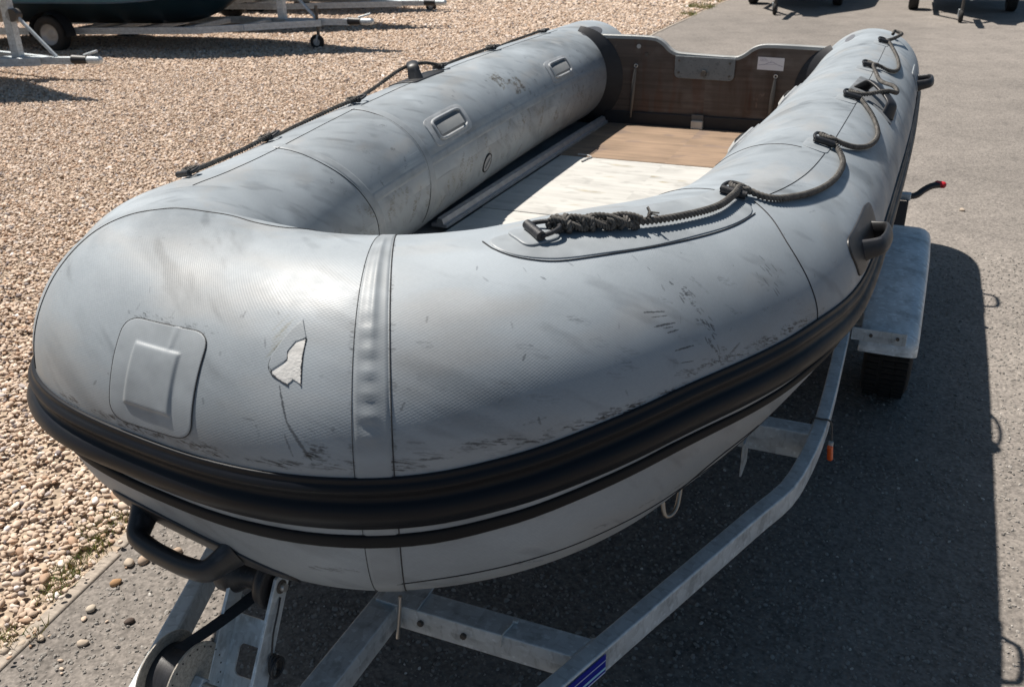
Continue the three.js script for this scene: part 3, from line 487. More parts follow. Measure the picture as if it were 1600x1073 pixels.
// side handles, starboard
const sideA = loopHandle(1.42, 18, 0.155, 0.042, [0.021, 0.008], 0.0, blackRubber, [[1.57, 31], [1.5, 33], [1.24, 31], [1.23, 24], [1.27, 9], [1.34, 8], [1.56, 15]], blackRubber, 'black side handle nearest the bow, above the rub rail');
loopHandle(3.95, 14, 0.16, 0.06, [0.02, 0.008], 0, blackRubber, [[3.78, 32], [4.1, 30], [4.1, 10], [3.8, 10]], greyPatch, 'black side handle near the stern end');
// top carry cleat on a dark square pad
loopHandle(2.55, 58, 0.16, 0.036, [0.024, 0.008], 0.75, blackRubber, [[2.50, 80], [2.86, 78], [2.74, 40], [2.44, 38]], new THREE.MeshStandardMaterial({ map: rep(mottled(0.13, 0.138, 0.148, 0.4, 8, 47), 4, 4), roughness: 0.6, bumpMap: weaveBump, bumpScale: 0.00012 }), 'black carry handle on a dark grey pad on top of the starboard tube');
// port side handle seen over the tube edge
loopHandle(-2.42, 78, 0.15, 0.05, [0.022, 0.009], 0.5, blackRubber, [[-2.55, 94], [-2.28, 94], [-2.28, 66], [-2.55, 66]], blackRubber, 'black carry handle on top of the port tube');

function ringFitting(s, ph, turn, big, label) { // barrel glued to the skin and a D shaped wire ring
  const h = new THREE.Group(); h.name = 'rope_ring'; boat.add(h); if (label) h.userData.label = label;
  const m = rotBasis(s, ph, 0.008, turn), k = big ? 1 : 0.72;
  const b = new THREE.CylinderGeometry(0.0085 * k, 0.0085 * k, 0.052 * k, 18); b.rotateX(Math.PI / 2); b.translate(0, 0.004, 0); b.applyMatrix4(m); mesh('barrel', b, blackRubber, h);
  const r = tube([[0, 0.004, -0.024], [0.02, 0.007, -0.023], [0.040, 0.010, -0.013], [0.045, 0.010, 0], [0.040, 0.010, 0.013], [0.02, 0.007, 0.023], [0, 0.004, 0.024]].map(p => V(...p).multiplyScalar(k)), 0.0042 * k, 40, 8); r.applyMatrix4(m); mesh('wire_ring', r, blackRubber, h);
  return h;
}
mesh('rope_pad', decal(roundPoly([[0.41, 88], [0.418, 76], [0.475, 68], [0.66, 62.5], [0.9, 63.5], [1.0, 66], [1.02, 84], [0.9, 90], [0.6, 92]], 0.05), 0.0012, { rings: 24 }), greyPatch, boat);
line([[0.405, 85.5], [0.412, 79], [0.435, 72.5], [0.48, 67.3], [0.55, 64.8], [0.66, 62.4], [0.78, 62], [0.9, 63], [0.98, 65]], 0.0011, seamDark, 'seam_line', 90, 0.0012);
mesh('ring_base', decal(roundPoly([[0.455, 90], [0.53, 90], [0.535, 78], [0.46, 76]], 0.02), 0.005, { rings: 8 }), greyPatch, boat);
ringFitting(0.492, 83, -0.12, true, 'black D ring nearest the bow');
const RINGS = [[0.995, 79], [1.66, 72], [2.385, 74], [3.11, 76], [3.89, 74]];
RINGS.forEach(([s, p]) => { ringFitting(s, p, 0.35, true); const d = roundPoly([[s - 0.07, p + 10], [s + 0.05, p + 10], [s + 0.05, p - 5], [s - 0.07, p - 5]], 0.03); mesh('ring_base', decal(d, 0.0016, { rings: 6 }), greyPatch, boat); });
const PRINGS = [[-1.06, 77], [-1.5, 73], [-1.94, 82], [-2.58, 84], [-3.12, 84], [-3.75, 84]];
PRINGS.forEach(([s, p]) => ringFitting(s, p, 2.8, true));

// inner webbing handles on grey frames
function innerHandle(s, ph) {
  const h = new THREE.Group(); h.name = 'grab_handle'; boat.add(h);
  const oval = (a, b) => Array.from({ length: 40 }, (_, i) => { const t = i / 40 * 2 * Math.PI, c = Math.cos(t), d = Math.sin(t); return [s + a * Math.sign(c) * Math.pow(Math.abs(c), 0.3), ph + b * Math.sign(d) * Math.pow(Math.abs(d), 0.3)]; });
  mesh('handle_plate', decal(oval(0.15, 12.5), 0.003, { rings: 6 }), palePlastic, h);
  const fr = new THREE.CatmullRomCurve3(oval(0.112, 8.2).map(p => P(p[0], p[1], 0.006)), true); mesh('handle_frame', new THREE.TubeGeometry(fr, 100, 0.006, 8, true), palePlastic, h);
  const g = grid(24, 8, (a, b) => { const q = lerp(-0.095, 0.095, a), w = lerp(-3.2, 4.6, b); return [P(s + q, ph + w, 0.006 + 0.016 * (1 - Math.pow(q / 0.095, 4))), q, w * 0.0046]; }); mesh('handle_strap', g, new THREE.MeshStandardMaterial({ color: lin(0.36, 0.36, 0.35), roughness: 0.7, side: THREE.DoubleSide, bumpMap: grit(20), bumpScale: 0.001 }), h);
  const g2 = grid(10, 6, (a, b) => { const q = lerp(-0.1, 0.1, a), w = lerp(-6.5, 6.5, b); return [P(s + q, ph + w, 0.0045), q, w * 0.0046]; }); mesh('handle_recess', g2, new THREE.MeshStandardMaterial({ color: lin(0.15, 0.157, 0.165), roughness: 0.8, side: THREE.DoubleSide }), h);
}
innerHandle(-2.16, 146); innerHandle(-3.39, 146); innerHandle(2.12, 150); innerHandle(3.0, 150);
// inflation valve on the port inner side
{
  const v = new THREE.Group(); v.name = 'air_valve'; boat.add(v); const m = basis(-2.41, 195.5, 0.001);
  const t = new THREE.TorusGeometry(0.036, 0.0035, 8, 40); t.rotateX(Math.PI / 2); t.applyMatrix4(m); mesh('valve_ring', t, seamDark, v);
  const c = new THREE.CylinderGeometry(0.034, 0.035, 0.004, 32); c.applyMatrix4(m); mesh('valve_cap', c, greyPlastic, v);
  const d = boxG(0.05, 0.004, 0.006); d.rotateY(0.8); d.translate(0, 0.004, 0); d.applyMatrix4(m); mesh('valve_key', d, greyPlastic, v);
}
// dark end patches where the transom meets the tubes
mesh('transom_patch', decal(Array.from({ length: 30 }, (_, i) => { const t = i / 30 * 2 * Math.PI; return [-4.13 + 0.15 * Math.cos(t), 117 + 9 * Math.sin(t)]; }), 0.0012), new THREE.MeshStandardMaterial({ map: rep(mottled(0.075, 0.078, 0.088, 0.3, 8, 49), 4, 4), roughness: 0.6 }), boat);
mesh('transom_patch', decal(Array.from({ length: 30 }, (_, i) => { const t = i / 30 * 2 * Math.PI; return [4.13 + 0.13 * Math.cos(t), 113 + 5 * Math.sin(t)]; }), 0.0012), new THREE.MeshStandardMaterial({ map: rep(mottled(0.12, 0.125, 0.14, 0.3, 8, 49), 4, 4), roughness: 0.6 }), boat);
{ // steel U bolt under the starboard bow
  const c = tube([V(0.617, G - 0.26, 0.175), V(0.622, G - 0.345, 0.188), V(0.635, G - 0.392, 0.196), V(0.649, G - 0.387, 0.176), V(0.652, G - 0.345, 0.148), V(0.648, G - 0.26, 0.12)], 0.0052, 40, 10); mesh('tow_eye', c, new THREE.MeshStandardMaterial({ color: lin(0.33, 0.3, 0.26), metalness: 0.85, roughness: 0.38 }), boat, 'stainless steel U shaped eye under the starboard tube');
}
// ------------------------------------------------------------------ hull skin, floor, transom
const FY = G - 0.2367, TZ = -2.974;
{
  const prof = z => { const t = smooth(-0.9, 0.75, z); const zt = [[-3.1, 0.755], [-1.2, 0.73], [-0.5, 0.715], [-0.1, 0.68], [0.1, 0.625], [0.3, 0.535], [0.45, 0.445], [0.57, 0.34], [0.64, 0.24], [0.68, 0.1], [0.73, 0.01]]; let w = 0.755; for (let i = 1; i < zt.length; i++) if (z >= zt[i - 1][0] && z <= zt[i][0]) w = lerp(zt[i - 1][1], zt[i][1], (z - zt[i - 1][0]) / (zt[i][0] - zt[i - 1][0])); return { w, y: G - 0.235 + 0.03 * t, k: 0.075 * (1 - 0.9 * smooth(0.2, 0.75, z)) }; };
  const g = grid(60, 24, (a, b) => { const z = lerp(-3.0, 0.72, a), p = prof(z), x = lerp(-p.w, p.w, b); return [V(x, p.y - p.k * (1 - Math.abs(x) / (p.w + 1e-4)), z), x, z]; }, false);
  mesh('hull_skin', g, new THREE.MeshStandardMaterial({ map: rep(mottled(0.2, 0.2, 0.205, 0.3, 6, 53), 2, 2), roughness: 0.6, side: THREE.DoubleSide }), boat);
}
{
  const whiteTex = colorTex(512, 512, (u, v, o) => { const k = 0.93 + 0.22 * (fbm(u * 4, v * 60, 4, 151) - 0.5) + 0.16 * (fbm(u * 5, v * 7, 4, 152) - 0.5) + 0.06 * (fbm(u * 30, v * 30, 3, 153) - 0.5), st = smooth(0.66, 0.78, fbm(u * 7, v * 26, 4, 157)) * smooth(0.6, 0.7, fbm(u * 3, v * 4, 3, 159)); const gm = 1 - 0.14 * smooth(0.5, 0.72, fbm(u * 6, v * 9, 4, 154)) - 0.15 * smooth(0.66, 0.76, fbm(u * 14, v * 30, 3, 156)); o[0] = 0.45 * gm * k * (1 - 0.3 * st); o[1] = 0.443 * gm * k * (1 - 0.38 * st); o[2] = 0.42 * gm * k * (1 - 0.55 * st); });
  const white = new THREE.MeshStandardMaterial({ map: rep(whiteTex, 0.95, 0.95), roughness: 0.62, bumpMap: rep(whiteTex, 0.95, 0.95), bumpScale: 0.0015 });
  const brownTex = colorTex(512, 512, (u, v, o) => { const g = fbm(u * 5, v * 90, 4, 161), b = fbm(u * 8, v * 12, 4, 163), k = 0.75 + 0.5 * (g - 0.3) + 0.5 * (b - 0.5), d = smooth(0.58, 0.72, fbm(u * 10, v * 14, 4, 165)); o[0] = (0.25 * k) * (1 - 0.22 * d); o[1] = 0.172 * k * (1 - 0.2 * d); o[2] = 0.115 * k * (1 - 0.1 * d); });
  const brown = new THREE.MeshStandardMaterial({ map: rep(brownTex, 0.8, 0.8), roughness: 0.75, bumpMap: rep(brownTex, 0.8, 0.8), bumpScale: 0.0015 });
  const panel = (z0, z1, mat, w = 0.5, y = 0) => { const g = boxG(w * 2, 0.018, z0 - z1 - 0.004, 0.003); g.translate(0, FY - 0.009 + y, (z0 + z1) / 2); return mesh('floor_panel', g, mat, boat); };
  panel(-0.1, -0.78, white, 0.42); panel(-0.78, -1.305, white, 0.5, -0.001); panel(-1.305, -1.76, white, 0.5, 0.001); panel(-1.76, -2.2, white, 0.5); panel(-2.2, -2.96, brown, 0.52, 0.002).userData.label = 'brown plywood floor panel by the transom';
  for (const sx of [-1, 1]) { // side stringers: aluminium channel
    const s = new THREE.Group(); s.name = 'floor_rail'; boat.add(s);
    const sh = new THREE.Shape([[-0.032, 0], [0.03, 0], [0.03, 0.01], [0.018, 0.012], [0.012, 0.03], [-0.004, 0.034], [-0.01, 0.014], [-0.032, 0.011]].map(a => new THREE.Vector2(...a)));
    const g = new THREE.ExtrudeGeometry(sh, { depth: 1.93, bevelEnabled: true, bevelSize: 0.001, bevelThickness: 0.001, bevelSegments: 1 }); if (sx > 0) { g.scale(-1, 1, 1); const ix = g.attributes.position; } g.translate(0.536 * sx, FY + 0.003, -2.945); boxUV(g); mesh('channel', g, new THREE.MeshStandardMaterial({ map: rep(mottled(0.45, 0.45, 0.46, 0.25, 8, 55), 4, 4), metalness: 0.5, roughness: 0.4, side: THREE.DoubleSide }), s);
    for (let z = -1.15; z > -2.9; z -= 0.42) { const b = new THREE.CylinderGeometry(0.006, 0.006, 0.004, 10); b.translate(0.536 * sx + 0.022 * -sx * -1 * (sx < 0 ? 1 : -1), FY + 0.017, z); mesh('screw', b, darkSteel, s); }
  }
  { const g = tube([V(-0.36, FY + 0.004, -2.1), V(-0.352, FY + 0.004, -2.16), V(-0.345, FY + 0.004, -2.19), V(-0.37, FY + 0.004, -2.215), V(-0.42, FY + 0.004, -2.22)], 0.004, 24, 6); mesh('panel_clip', g, alu, boat); }
}
{
  const tr = new THREE.Group(); tr.name = 'transom'; boat.add(tr);
  const top = [[-0.58, 0.211], [-0.30, 0.209], [-0.262, 0.203], [-0.225, 0.182], [-0.192, 0.152], [-0.160, 0.138], [-0.12, 0.134], [0.11, 0.127], [0.15, 0.128], [0.185, 0.144], [0.222, 0.172], [0.255, 0.187], [0.295, 0.192], [0.58, 0.189]];
  const sh = new THREE.Shape([[-0.58, -0.30], ...top, [0.58, -0.30]].reverse().map(a => new THREE.Vector2(...a)));
  const g = new THREE.ExtrudeGeometry(sh, { depth: 0.034, bevelEnabled: true, bevelSize: 0.002, bevelThickness: 0.002, bevelSegments: 2, curveSegments: 6 }); g.translate(0, G, TZ - 0.036); boxUV(g);
  const wood = colorTex(1024, 512, (u, v, o) => { const x = u * 1.2, y = v * 0.6, gr = fbm(x * 3, y * 90, 4, 171), st = smooth(0.52, 0.75, fbm(x * 14, y * 2.2, 4, 173)), dr = smooth(0.55, 0.75, fbm(x * 26, y * 3, 3, 175)), dust = smooth(0.5, 0.75, fbm(x * 9, y * 14, 4, 177)); let k = 0.75 + 0.6 * (gr - 0.3) + 0.9 * smooth(0.7, 0.78, fbm(x * 30, y * 26, 3, 179)) * smooth(0.45, 0.6, fbm(x * 5, y * 5, 2, 180)); o[0] = (0.094 - 0.030 * st + 0.03 * dust) * k; o[1] = (0.072 - 0.036 * st - 0.016 * dr + 0.030 * dust) * k; o[2] = (0.060 - 0.036 * st - 0.018 * dr + 0.029 * dust) * k; }, true);
  mesh('transom_board', g, new THREE.MeshStandardMaterial({ map: rep(wood, 1 / 1.2, 1 / 0.6), roughness: 0.7, bumpMap: rep(wood, 1 / 1.2, 1 / 0.6), bumpScale: 0.002 }), tr);
  { const c = top.map(a => V(a[0], a[1] + G, TZ - 0.018)), n = 80, cv = new THREE.CatmullRomCurve3(c, false, 'centripetal'); const gg = grid(n, 8, (a, b) => { const p = cv.getPoint(a), pr = [[0.0215, -0.013], [0.0215, 0.001], [0.019, 0.004], [0.01, 0.005], [0, 0.005], [-0.01, 0.005], [-0.019, 0.004], [-0.0215, 0.001], [-0.0215, -0.013]][Math.round(b * 8)]; const t = cv.getTangent(a), nn = V(-t.y, t.x, 0); return [p.addScaledVector(nn, pr[1]).add(V(0, 0, pr[0])), a * 1.2, b * 0.05]; }, true); mesh('edge_channel', gg, new THREE.MeshStandardMaterial({ map: rep(mottled(0.30, 0.305, 0.30, 0.3, 8, 57), 4, 4), metalness: 0.4, roughness: 0.5, side: THREE.DoubleSide }), tr); }
  { const rr = (x0, x1, y0, y1, r) => { const s = new THREE.Shape(); s.moveTo(x0 + r, y0); s.lineTo(x1 - r, y0); s.quadraticCurveTo(x1, y0, x1, y0 + r); s.lineTo(x1, y1); s.lineTo(x0, y1); s.lineTo(x0, y0 + r); s.quadraticCurveTo(x0, y0, x0 + r, y0); return s; };
    const p = new THREE.ExtrudeGeometry(rr(-0.160, 0.142, 0.016, 0.122, 0.028), { depth: 0.008, bevelEnabled: true, bevelSize: 0.002, bevelThickness: 0.002, bevelSegments: 2 }); p.rotateZ(-0.012); p.translate(0, G, TZ + 0.002); boxUV(p);
    const pl = mesh('motor_plate', p, new THREE.MeshStandardMaterial({ map: rep(mottled(0.15, 0.163, 0.17, 0.18, 10, 59, (u, v) => 1 - 0.3 * smooth(0.68, 0.72, fbm(u * 30, v * 30, 3, 60, 30))), 4, 4), roughness: 0.55 }), boat);
    for (const [x, y] of [[-0.138, 0.104], [0.12, 0.1], [-0.138, 0.044], [0.12, 0.036]]) { const b = new THREE.CylinderGeometry(0.006, 0.006, 0.006, 10); b.rotateX(Math.PI / 2); b.translate(x, G + y, TZ + 0.014); mesh('bolt', b, darkSteel, pl); }
    const b = new THREE.CylinderGeometry(0.015, 0.016, 0.016, 20); b.rotateX(Math.PI / 2); b.translate(-0.008, G + 0.045, TZ + 0.018); mesh('drain_knob', b, darkSteel, pl); }
  { const c = document.createElement('canvas'); c.width = 256; c.height = 128; const x = c.getContext('2d'); x.fillStyle = '#d4d0d2'; x.fillRect(0, 0, 256, 128); x.strokeStyle = 'rgba(90,80,110,0.55)'; x.lineWidth = 5; x.beginPath(); x.moveTo(10, 82); x.lineTo(70, 74); x.lineTo(110, 52); x.lineTo(150, 46); x.lineTo(196, 70); x.lineTo(246, 84); x.stroke(); x.lineWidth = 3; x.beginPath(); x.moveTo(84, 70); x.lineTo(180, 66); x.moveTo(120, 54); x.lineTo(132, 30); x.stroke(); x.fillStyle = 'rgba(110,100,125,0.5)'; for (let i = 0; i < 4; i++) x.fillRect(20, 14 + i * 8, 60 + i * 9, 3);
    const t = new THREE.CanvasTexture(c); t.colorSpace = THREE.SRGBColorSpace; const b = new THREE.BoxGeometry(0.128, 0.061, 0.001); b.rotateZ(-0.02); b.translate(0.318, G + 0.105, TZ + 0.003); mesh('notice_label', b, new THREE.MeshStandardMaterial({ map: t, roughness: 0.6 }), tr, 'white paper notice on the transom'); }
  // hold-down rods with eyes
  for (const [x0, y0, x1, y1] of [[-0.366, 0.067, -0.383, -0.2], [0.349, 0.047, 0.338, -0.2]]) {
    const h = new THREE.Group(); h.name = 'tie_down'; boat.add(h);
    const t = new THREE.TorusGeometry(0.008, 0.003, 8, 16); t.translate(x0, G + y0, TZ + 0.012); mesh('eye', t, steel, h);
    const gg = grid(20, 10, (a, b) => { const A = b * 2 * Math.PI, w = 0.009 * (0.55 + 0.75 * Math.sin(Math.PI * clamp(a * 0.9 + 0.08))), x = lerp(x0, x1, a), y = lerp(y0 - 0.012, y1, a), bow = 0.018 + 0.01 * Math.sin(Math.PI * a); return [V(x + Math.cos(A) * w, G + y, TZ + bow + Math.sin(A) * 0.006), a, b]; }); mesh('strap', gg, new THREE.MeshStandardMaterial({ color: lin(0.11, 0.105, 0.1), metalness: 0.4, roughness: 0.4, side: THREE.DoubleSide }), h);
  }
  for (const [x, y, r] of [[-0.357, 0.164, 0.011], [-0.314, 0.123, 0.010]]) { const b = new THREE.CylinderGeometry(r, r, 0.005, 14); b.rotateX(Math.PI / 2); b.translate(x, G + y, TZ + 0.004); mesh('screw_plug', b, x < -0.33 ? rimMat : darkSteel, tr); }
  // black glue strip along the floor and the flanges round the tubes
  const blackFab = new THREE.MeshStandardMaterial({ map: rep(mottled(0.012, 0.013, 0.017, 0.4, 8, 63), 4, 4), roughness: 0.6 });
  { const b = boxG(1.06, 0.07, 0.012, 0.004); b.translate(0, G - 0.205, TZ + 0.006); mesh('floor_strip', b, blackFab, tr); }
  for (const sx of [-1, 1]) { const cx = 0.762 * sx; const gg = grid(40, 6, (a, b) => { const t = lerp(sx > 0 ? 50 : 72, -78, a) * RAD, r = lerp(0.235, lerp(0.268, 0.325, Math.sin(Math.PI * a)), b); return [V(cx - sx * Math.cos(t) * r, G + Math.sin(t) * r, TZ + 0.030 * (1 - b) + 0.003), a, b * 0.07]; }, sx > 0); mesh('tube_flange', gg, new THREE.MeshStandardMaterial({ map: rep(mottled(0.012, 0.013, 0.017, 0.4, 8, 63), 4, 4), roughness: 0.6, side: THREE.DoubleSide }), tr); }
  { const b = boxG(0.062, 0.03, 0.012, 0.003); b.translate(-0.024, G - 0.178, TZ + 0.016); mesh('drain_flap', b, new THREE.MeshStandardMaterial({ color: lin(0.10, 0.1, 0.1), roughness: 0.6 }), tr); const d = boxG(0.060, 0.042, 0.03, 0.004); d.translate(-0.023, G - 0.214, TZ + 0.022); mesh('drain_block', d, new THREE.MeshStandardMaterial({ map: rep(mottled(0.55, 0.52, 0.46, 0.2, 8, 65), 5, 5), roughness: 0.6 }), tr); }
}

// ------------------------------------------------------------------ grab ropes
const ropeTex = mottled(0.095, 0.089, 0.082, 0.8, 16, 67);
const ropeMat = new THREE.MeshStandardMaterial({ map: rep(ropeTex, 6, 6), roughness: 0.9, bumpMap: grit(30), bumpScale: 0.001 });
function strands(pts, R, pitch, n = 3, k = 1) { // laid rope: n strands wound round a path
  const c = new THREE.CatmullRomCurve3(pts, false, 'centripetal'), L = c.getLength(), N = Math.ceil(L / pitch * 12), out = [], sr = R * 0.52;
  const fr = []; let nrm = V(0, 1, 0); for (let i = 0; i <= N; i++) { const t = c.getTangentAt(i / N); nrm = nrm.sub(t.clone().multiplyScalar(nrm.dot(t))).normalize().clone(); fr.push([c.getPointAt(i / N), t, nrm, t.clone().cross(nrm)]); }
  for (let q = 0; q < n; q++) { const ctr = fr.map(([p, t, a, b], i) => { const th = i / N * L / pitch * 2 * Math.PI + q * 2 * Math.PI / n; return [p.clone().addScaledVector(a, Math.cos(th) * R * 0.5).addScaledVector(b, Math.sin(th) * R * 0.5), t, a, b]; }); out.push(grid(N, 7, (u, v, i) => { const [p, t, a, b] = ctr[i], A = v * 2 * Math.PI; return [p.clone().addScaledVector(a, Math.cos(A) * sr).addScaledVector(b, Math.sin(A) * sr), u * L, v * 0.03]; }, false)); }
  return out;
}
const lay = L => L.map(([s, p, d = 0.009]) => P(s, p, d));
{
  const rope = thing('grab_rope', 'dark twisted grab rope looped through rings along the right hand tube', 'rope');
  const path = lay([[0.53, 82.8, 0.012], [0.6, 77.5, 0.014], [0.677, 73.6, 0.014], [0.77, 72, 0.015], [0.88, 72.6, 0.016], [0.965, 75.8, 0.018], [1.02, 78.2, 0.02], [1.035, 76.5, 0.014], [1.064, 68.8], [1.156, 62.6], [1.315, 57.4], [1.483, 55.6], [1.61, 58.2], [1.68, 65.8, 0.012], [1.70, 70.5, 0.017], [1.725, 64, 0.012], [1.788, 55.8], [1.956, 47], [2.158, 46.4], [2.284, 55.1], [2.40, 68, 0.012], [2.43, 72.5, 0.017], [2.46, 68, 0.015], [2.53, 56.5, 0.05], [2.63, 50, 0.052], [2.74, 53, 0.045], [2.83, 61, 0.02], [3.0, 68, 0.01], [3.12, 73, 0.017], [3.17, 68, 0.012], [3.2, 60], [3.367, 52], [3.627, 55.6], [3.86, 67, 0.012], [3.93, 71.5, 0.016]]);
  mesh('rope_line', merge(strands(path, 0.0075, 0.03)), ropeMat, rope);
  // lashed knot at the bow ring
  const kn = []; const r = rng(81);
  for (const [s0, p0, tl, rr, sd] of [[0.538, 83, 0.5, 0.0135, 0.006], [0.552, 82, -0.6, 0.0135, 0.006], [0.572, 80.6, 0.3, 0.0115, 0.0055], [0.594, 78.6, -0.7, 0.0115, 0.0055], [0.62, 76.6, 0.6, 0.0095, 0.005], [0.645, 75.2, -0.4, 0.0095, 0.005]]) kn.push(...strands(Array.from({ length: 14 }, (_, k) => { const a = k / 13 * 2 * Math.PI * 1.05 + s0 * 40, m = basis(s0, p0, 0.0145).multiply(new THREE.Matrix4().makeRotationY(tl)); return V((k / 13 - 0.5) * 0.014, Math.cos(a) * rr * 0.92, Math.sin(a) * rr).applyMatrix4(m); }), sd, 0.024));
  for (let i = 0; i < 3; i++) kn.push(...strands(Array.from({ length: 12 }, (_, k) => { const t = k / 11, a = t * 7 + i * 2.1, m = basis(0.525 + t * 0.15, 83.4 - t * 9.4, 0.013); return V(0, Math.cos(a) * 0.011 + 0.002, Math.sin(a) * 0.011).applyMatrix4(m); }), 0.006, 0.02));
  for (let i = 0; i < 5; i++) { const m = basis(0.685 + r() * 0.012, 73.6, 0.016); kn.push(tube([V(0, 0, 0), V(0.004 + 0.006 * r(), 0.006 + 0.01 * r(), (r() - 0.5) * 0.014), V(0.006 + 0.012 * r(), 0.012 + 0.012 * r(), (r() - 0.5) * 0.03)].map(p => p.applyMatrix4(m)), 0.0016, 6, 5)); }
  mesh('knot', merge(kn), ropeMat, rope, 'bulky lashed knot at the ring nearest the bow');
  const kn2 = []; for (const [s, p] of [[1.02, 79], [1.69, 71.5], [2.42, 73], [3.13, 74]]) kn2.push(...strands(Array.from({ length: 12 }, (_, k) => { const a = k / 11 * 6.6, m = basis(s, p, 0.016); return V(Math.cos(a) * 0.015, 0.004 * Math.sin(a * 0.5), Math.sin(a) * 0.018).applyMatrix4(m); }), 0.0062, 0.02)); mesh('ring_hitch', merge(kn2), ropeMat, rope);
  mesh('rope_end', merge([...strands(lay([[3.93, 71, 0.016], [4.02, 67, 0.02], [4.12, 63, 0.03], [4.2, 62, 0.035], [4.22, 68, 0.03], [4.16, 69, 0.02]]), 0.008, 0.025)]), ropeMat, rope);
}
{
  const rope = thing('grab_rope', 'dark twisted grab rope along the far outer side of the left hand tube', 'rope');
  const path = lay([[-1.08, 77.5, 0.012], [-1.16, 71], [-1.28, 66], [-1.4, 69], [-1.48, 74, 0.014], [-1.53, 66], [-1.62, 55], [-1.75, 58], [-1.86, 74], [-1.93, 82, 0.014], [-1.97, 74], [-2.1, 56], [-2.25, 58, 0.02], [-2.38, 74, 0.045], [-2.5, 80, 0.04], [-2.59, 84, 0.014], [-2.64, 74], [-2.8, 56], [-3.0, 62], [-3.09, 78], [-3.13, 83.5, 0.014], [-3.18, 74], [-3.4, 56], [-3.62, 64], [-3.74, 83, 0.014]]);
  mesh('rope_line', merge(strands(path, 0.0075, 0.03)), ropeMat, rope);
  const kn2 = []; for (const [s, p] of [[-1.09, 77.5], [-1.49, 74], [-1.93, 81.5], [-2.58, 83.5], [-3.12, 83.5]]) kn2.push(...strands(Array.from({ length: 12 }, (_, k) => { const a = k / 11 * 6.6, m = basis(s, p, 0.016); return V(Math.cos(a) * 0.015, 0.004 * Math.sin(a * 0.5), Math.sin(a) * 0.018).applyMatrix4(m); }), 0.0062, 0.02)); mesh('ring_hitch', merge(kn2), ropeMat, rope);
}

// ------------------------------------------------------------------ the trailer under the boat
const trailer = thing('boat_trailer', 'galvanised steel boat trailer carrying the grey inflatable boat', 'trailer');
const RT = G - 0.5, X0 = 0.12;                    // rail top, trailer axis
function sweepBox(pts, w, h, r) { // bent box section along a path (top on the path)
  const c = new THREE.CatmullRomCurve3(pts, false, 'centripetal'), N = 90, pr = []; const hw = w / 2; for (const [cx, cy, a0] of [[hw - r, -r, 0], [-hw + r, -r, 90], [-hw + r, -h + r, 180], [hw - r, -h + r, 270]]) for (let k = 0; k <= 3; k++) { const a = (a0 + k * 30) * RAD; pr.push([cx + Math.cos(a) * r, cy + Math.sin(a) * r]); } pr.push(pr[0]);
  let per = [0]; for (let i = 1; i < pr.length; i++) per.push(per[i - 1] + Math.hypot(pr[i][0] - pr[i - 1][0], pr[i][1] - pr[i - 1][1]));
  return grid(N, pr.length - 1, (u, v, i, j) => { const p = c.getPointAt(u), t = c.getTangentAt(u), x = V(0, 1, 0).cross(t).normalize(); return [p.addScaledVector(x, pr[j][0]).add(V(0, pr[j][1], 0)), u * c.getLength(), per[j]]; }, false);
}
const railPath = [[0.897, -3.3], [0.898, -2.2], [0.898, -1.2], [0.898, -0.75], [0.894, -0.55], [0.879, -0.36], [0.853, -0.2], [0.80, -0.06], [0.733, 0.12], [0.606, 0.46], [0.535, 0.65], [0.40, 1.02], [0.26, 1.42], [0.15, 1.75]];
const railMat2 = galv.clone(); railMat2.side = THREE.DoubleSide;
mesh('side_rail', sweepBox(railPath.map(p => V(p[0], RT, p[1])), 0.038, 0.062, 0.005), railMat2, trailer, 'right side rail, bent inward towards the coupling');
mesh('side_rail', sweepBox(railPath.map(p => V(2 * X0 - p[0], RT, p[1])), 0.038, 0.062, 0.005), railMat2, trailer, 'left side rail, sunlit on top');
mesh('centre_beam', bar(V(X0, RT - 0.012, 0.46), V(X0, RT - 0.012, 1.9), 0.062, 0.058), galv, trailer);
mesh('cross_beam', bar(V(0.566, RT - 0.006, 0.525), V(0.1, RT - 0.006, 0.525), 0.062, 0.062), galv, trailer);
mesh('cross_beam', bar(V(0.882, RT - 0.006, -0.51), V(2 * X0 - 0.882, RT - 0.006, -0.51), 0.06, 0.085), galv, trailer);
mesh('cross_beam', bar(V(0.882, RT - 0.006, -2.6), V(2 * X0 - 0.882, RT - 0.006, -2.6), 0.06, 0.07), galv, trailer);
mesh('axle', bar(V(1.0, RT - 0.1, -1.68), V(2 * X0 - 1.0, RT - 0.1, -1.68), 0.06, 0.06), galv, trailer);
for (const [x, z] of [[0.42, -0.51], [-0.18, -0.51], [0.42, -2.6], [-0.18, -2.6]]) { // keel rollers and posts that carry the hull
  const b = new THREE.Group(); b.name = 'hull_support'; trailer.add(b); mesh('post', bar(V(x, RT + 0.05, z - 0.03), V(x, RT + 0.05, z + 0.03), 0.05, 0.06), galv, b); const c = new THREE.CylinderGeometry(0.055, 0.055, 0.12, 20); c.rotateZ(Math.PI / 2); c.translate(x, RT + 0.105, z); mesh('roller', c, blackRubber, b);
}
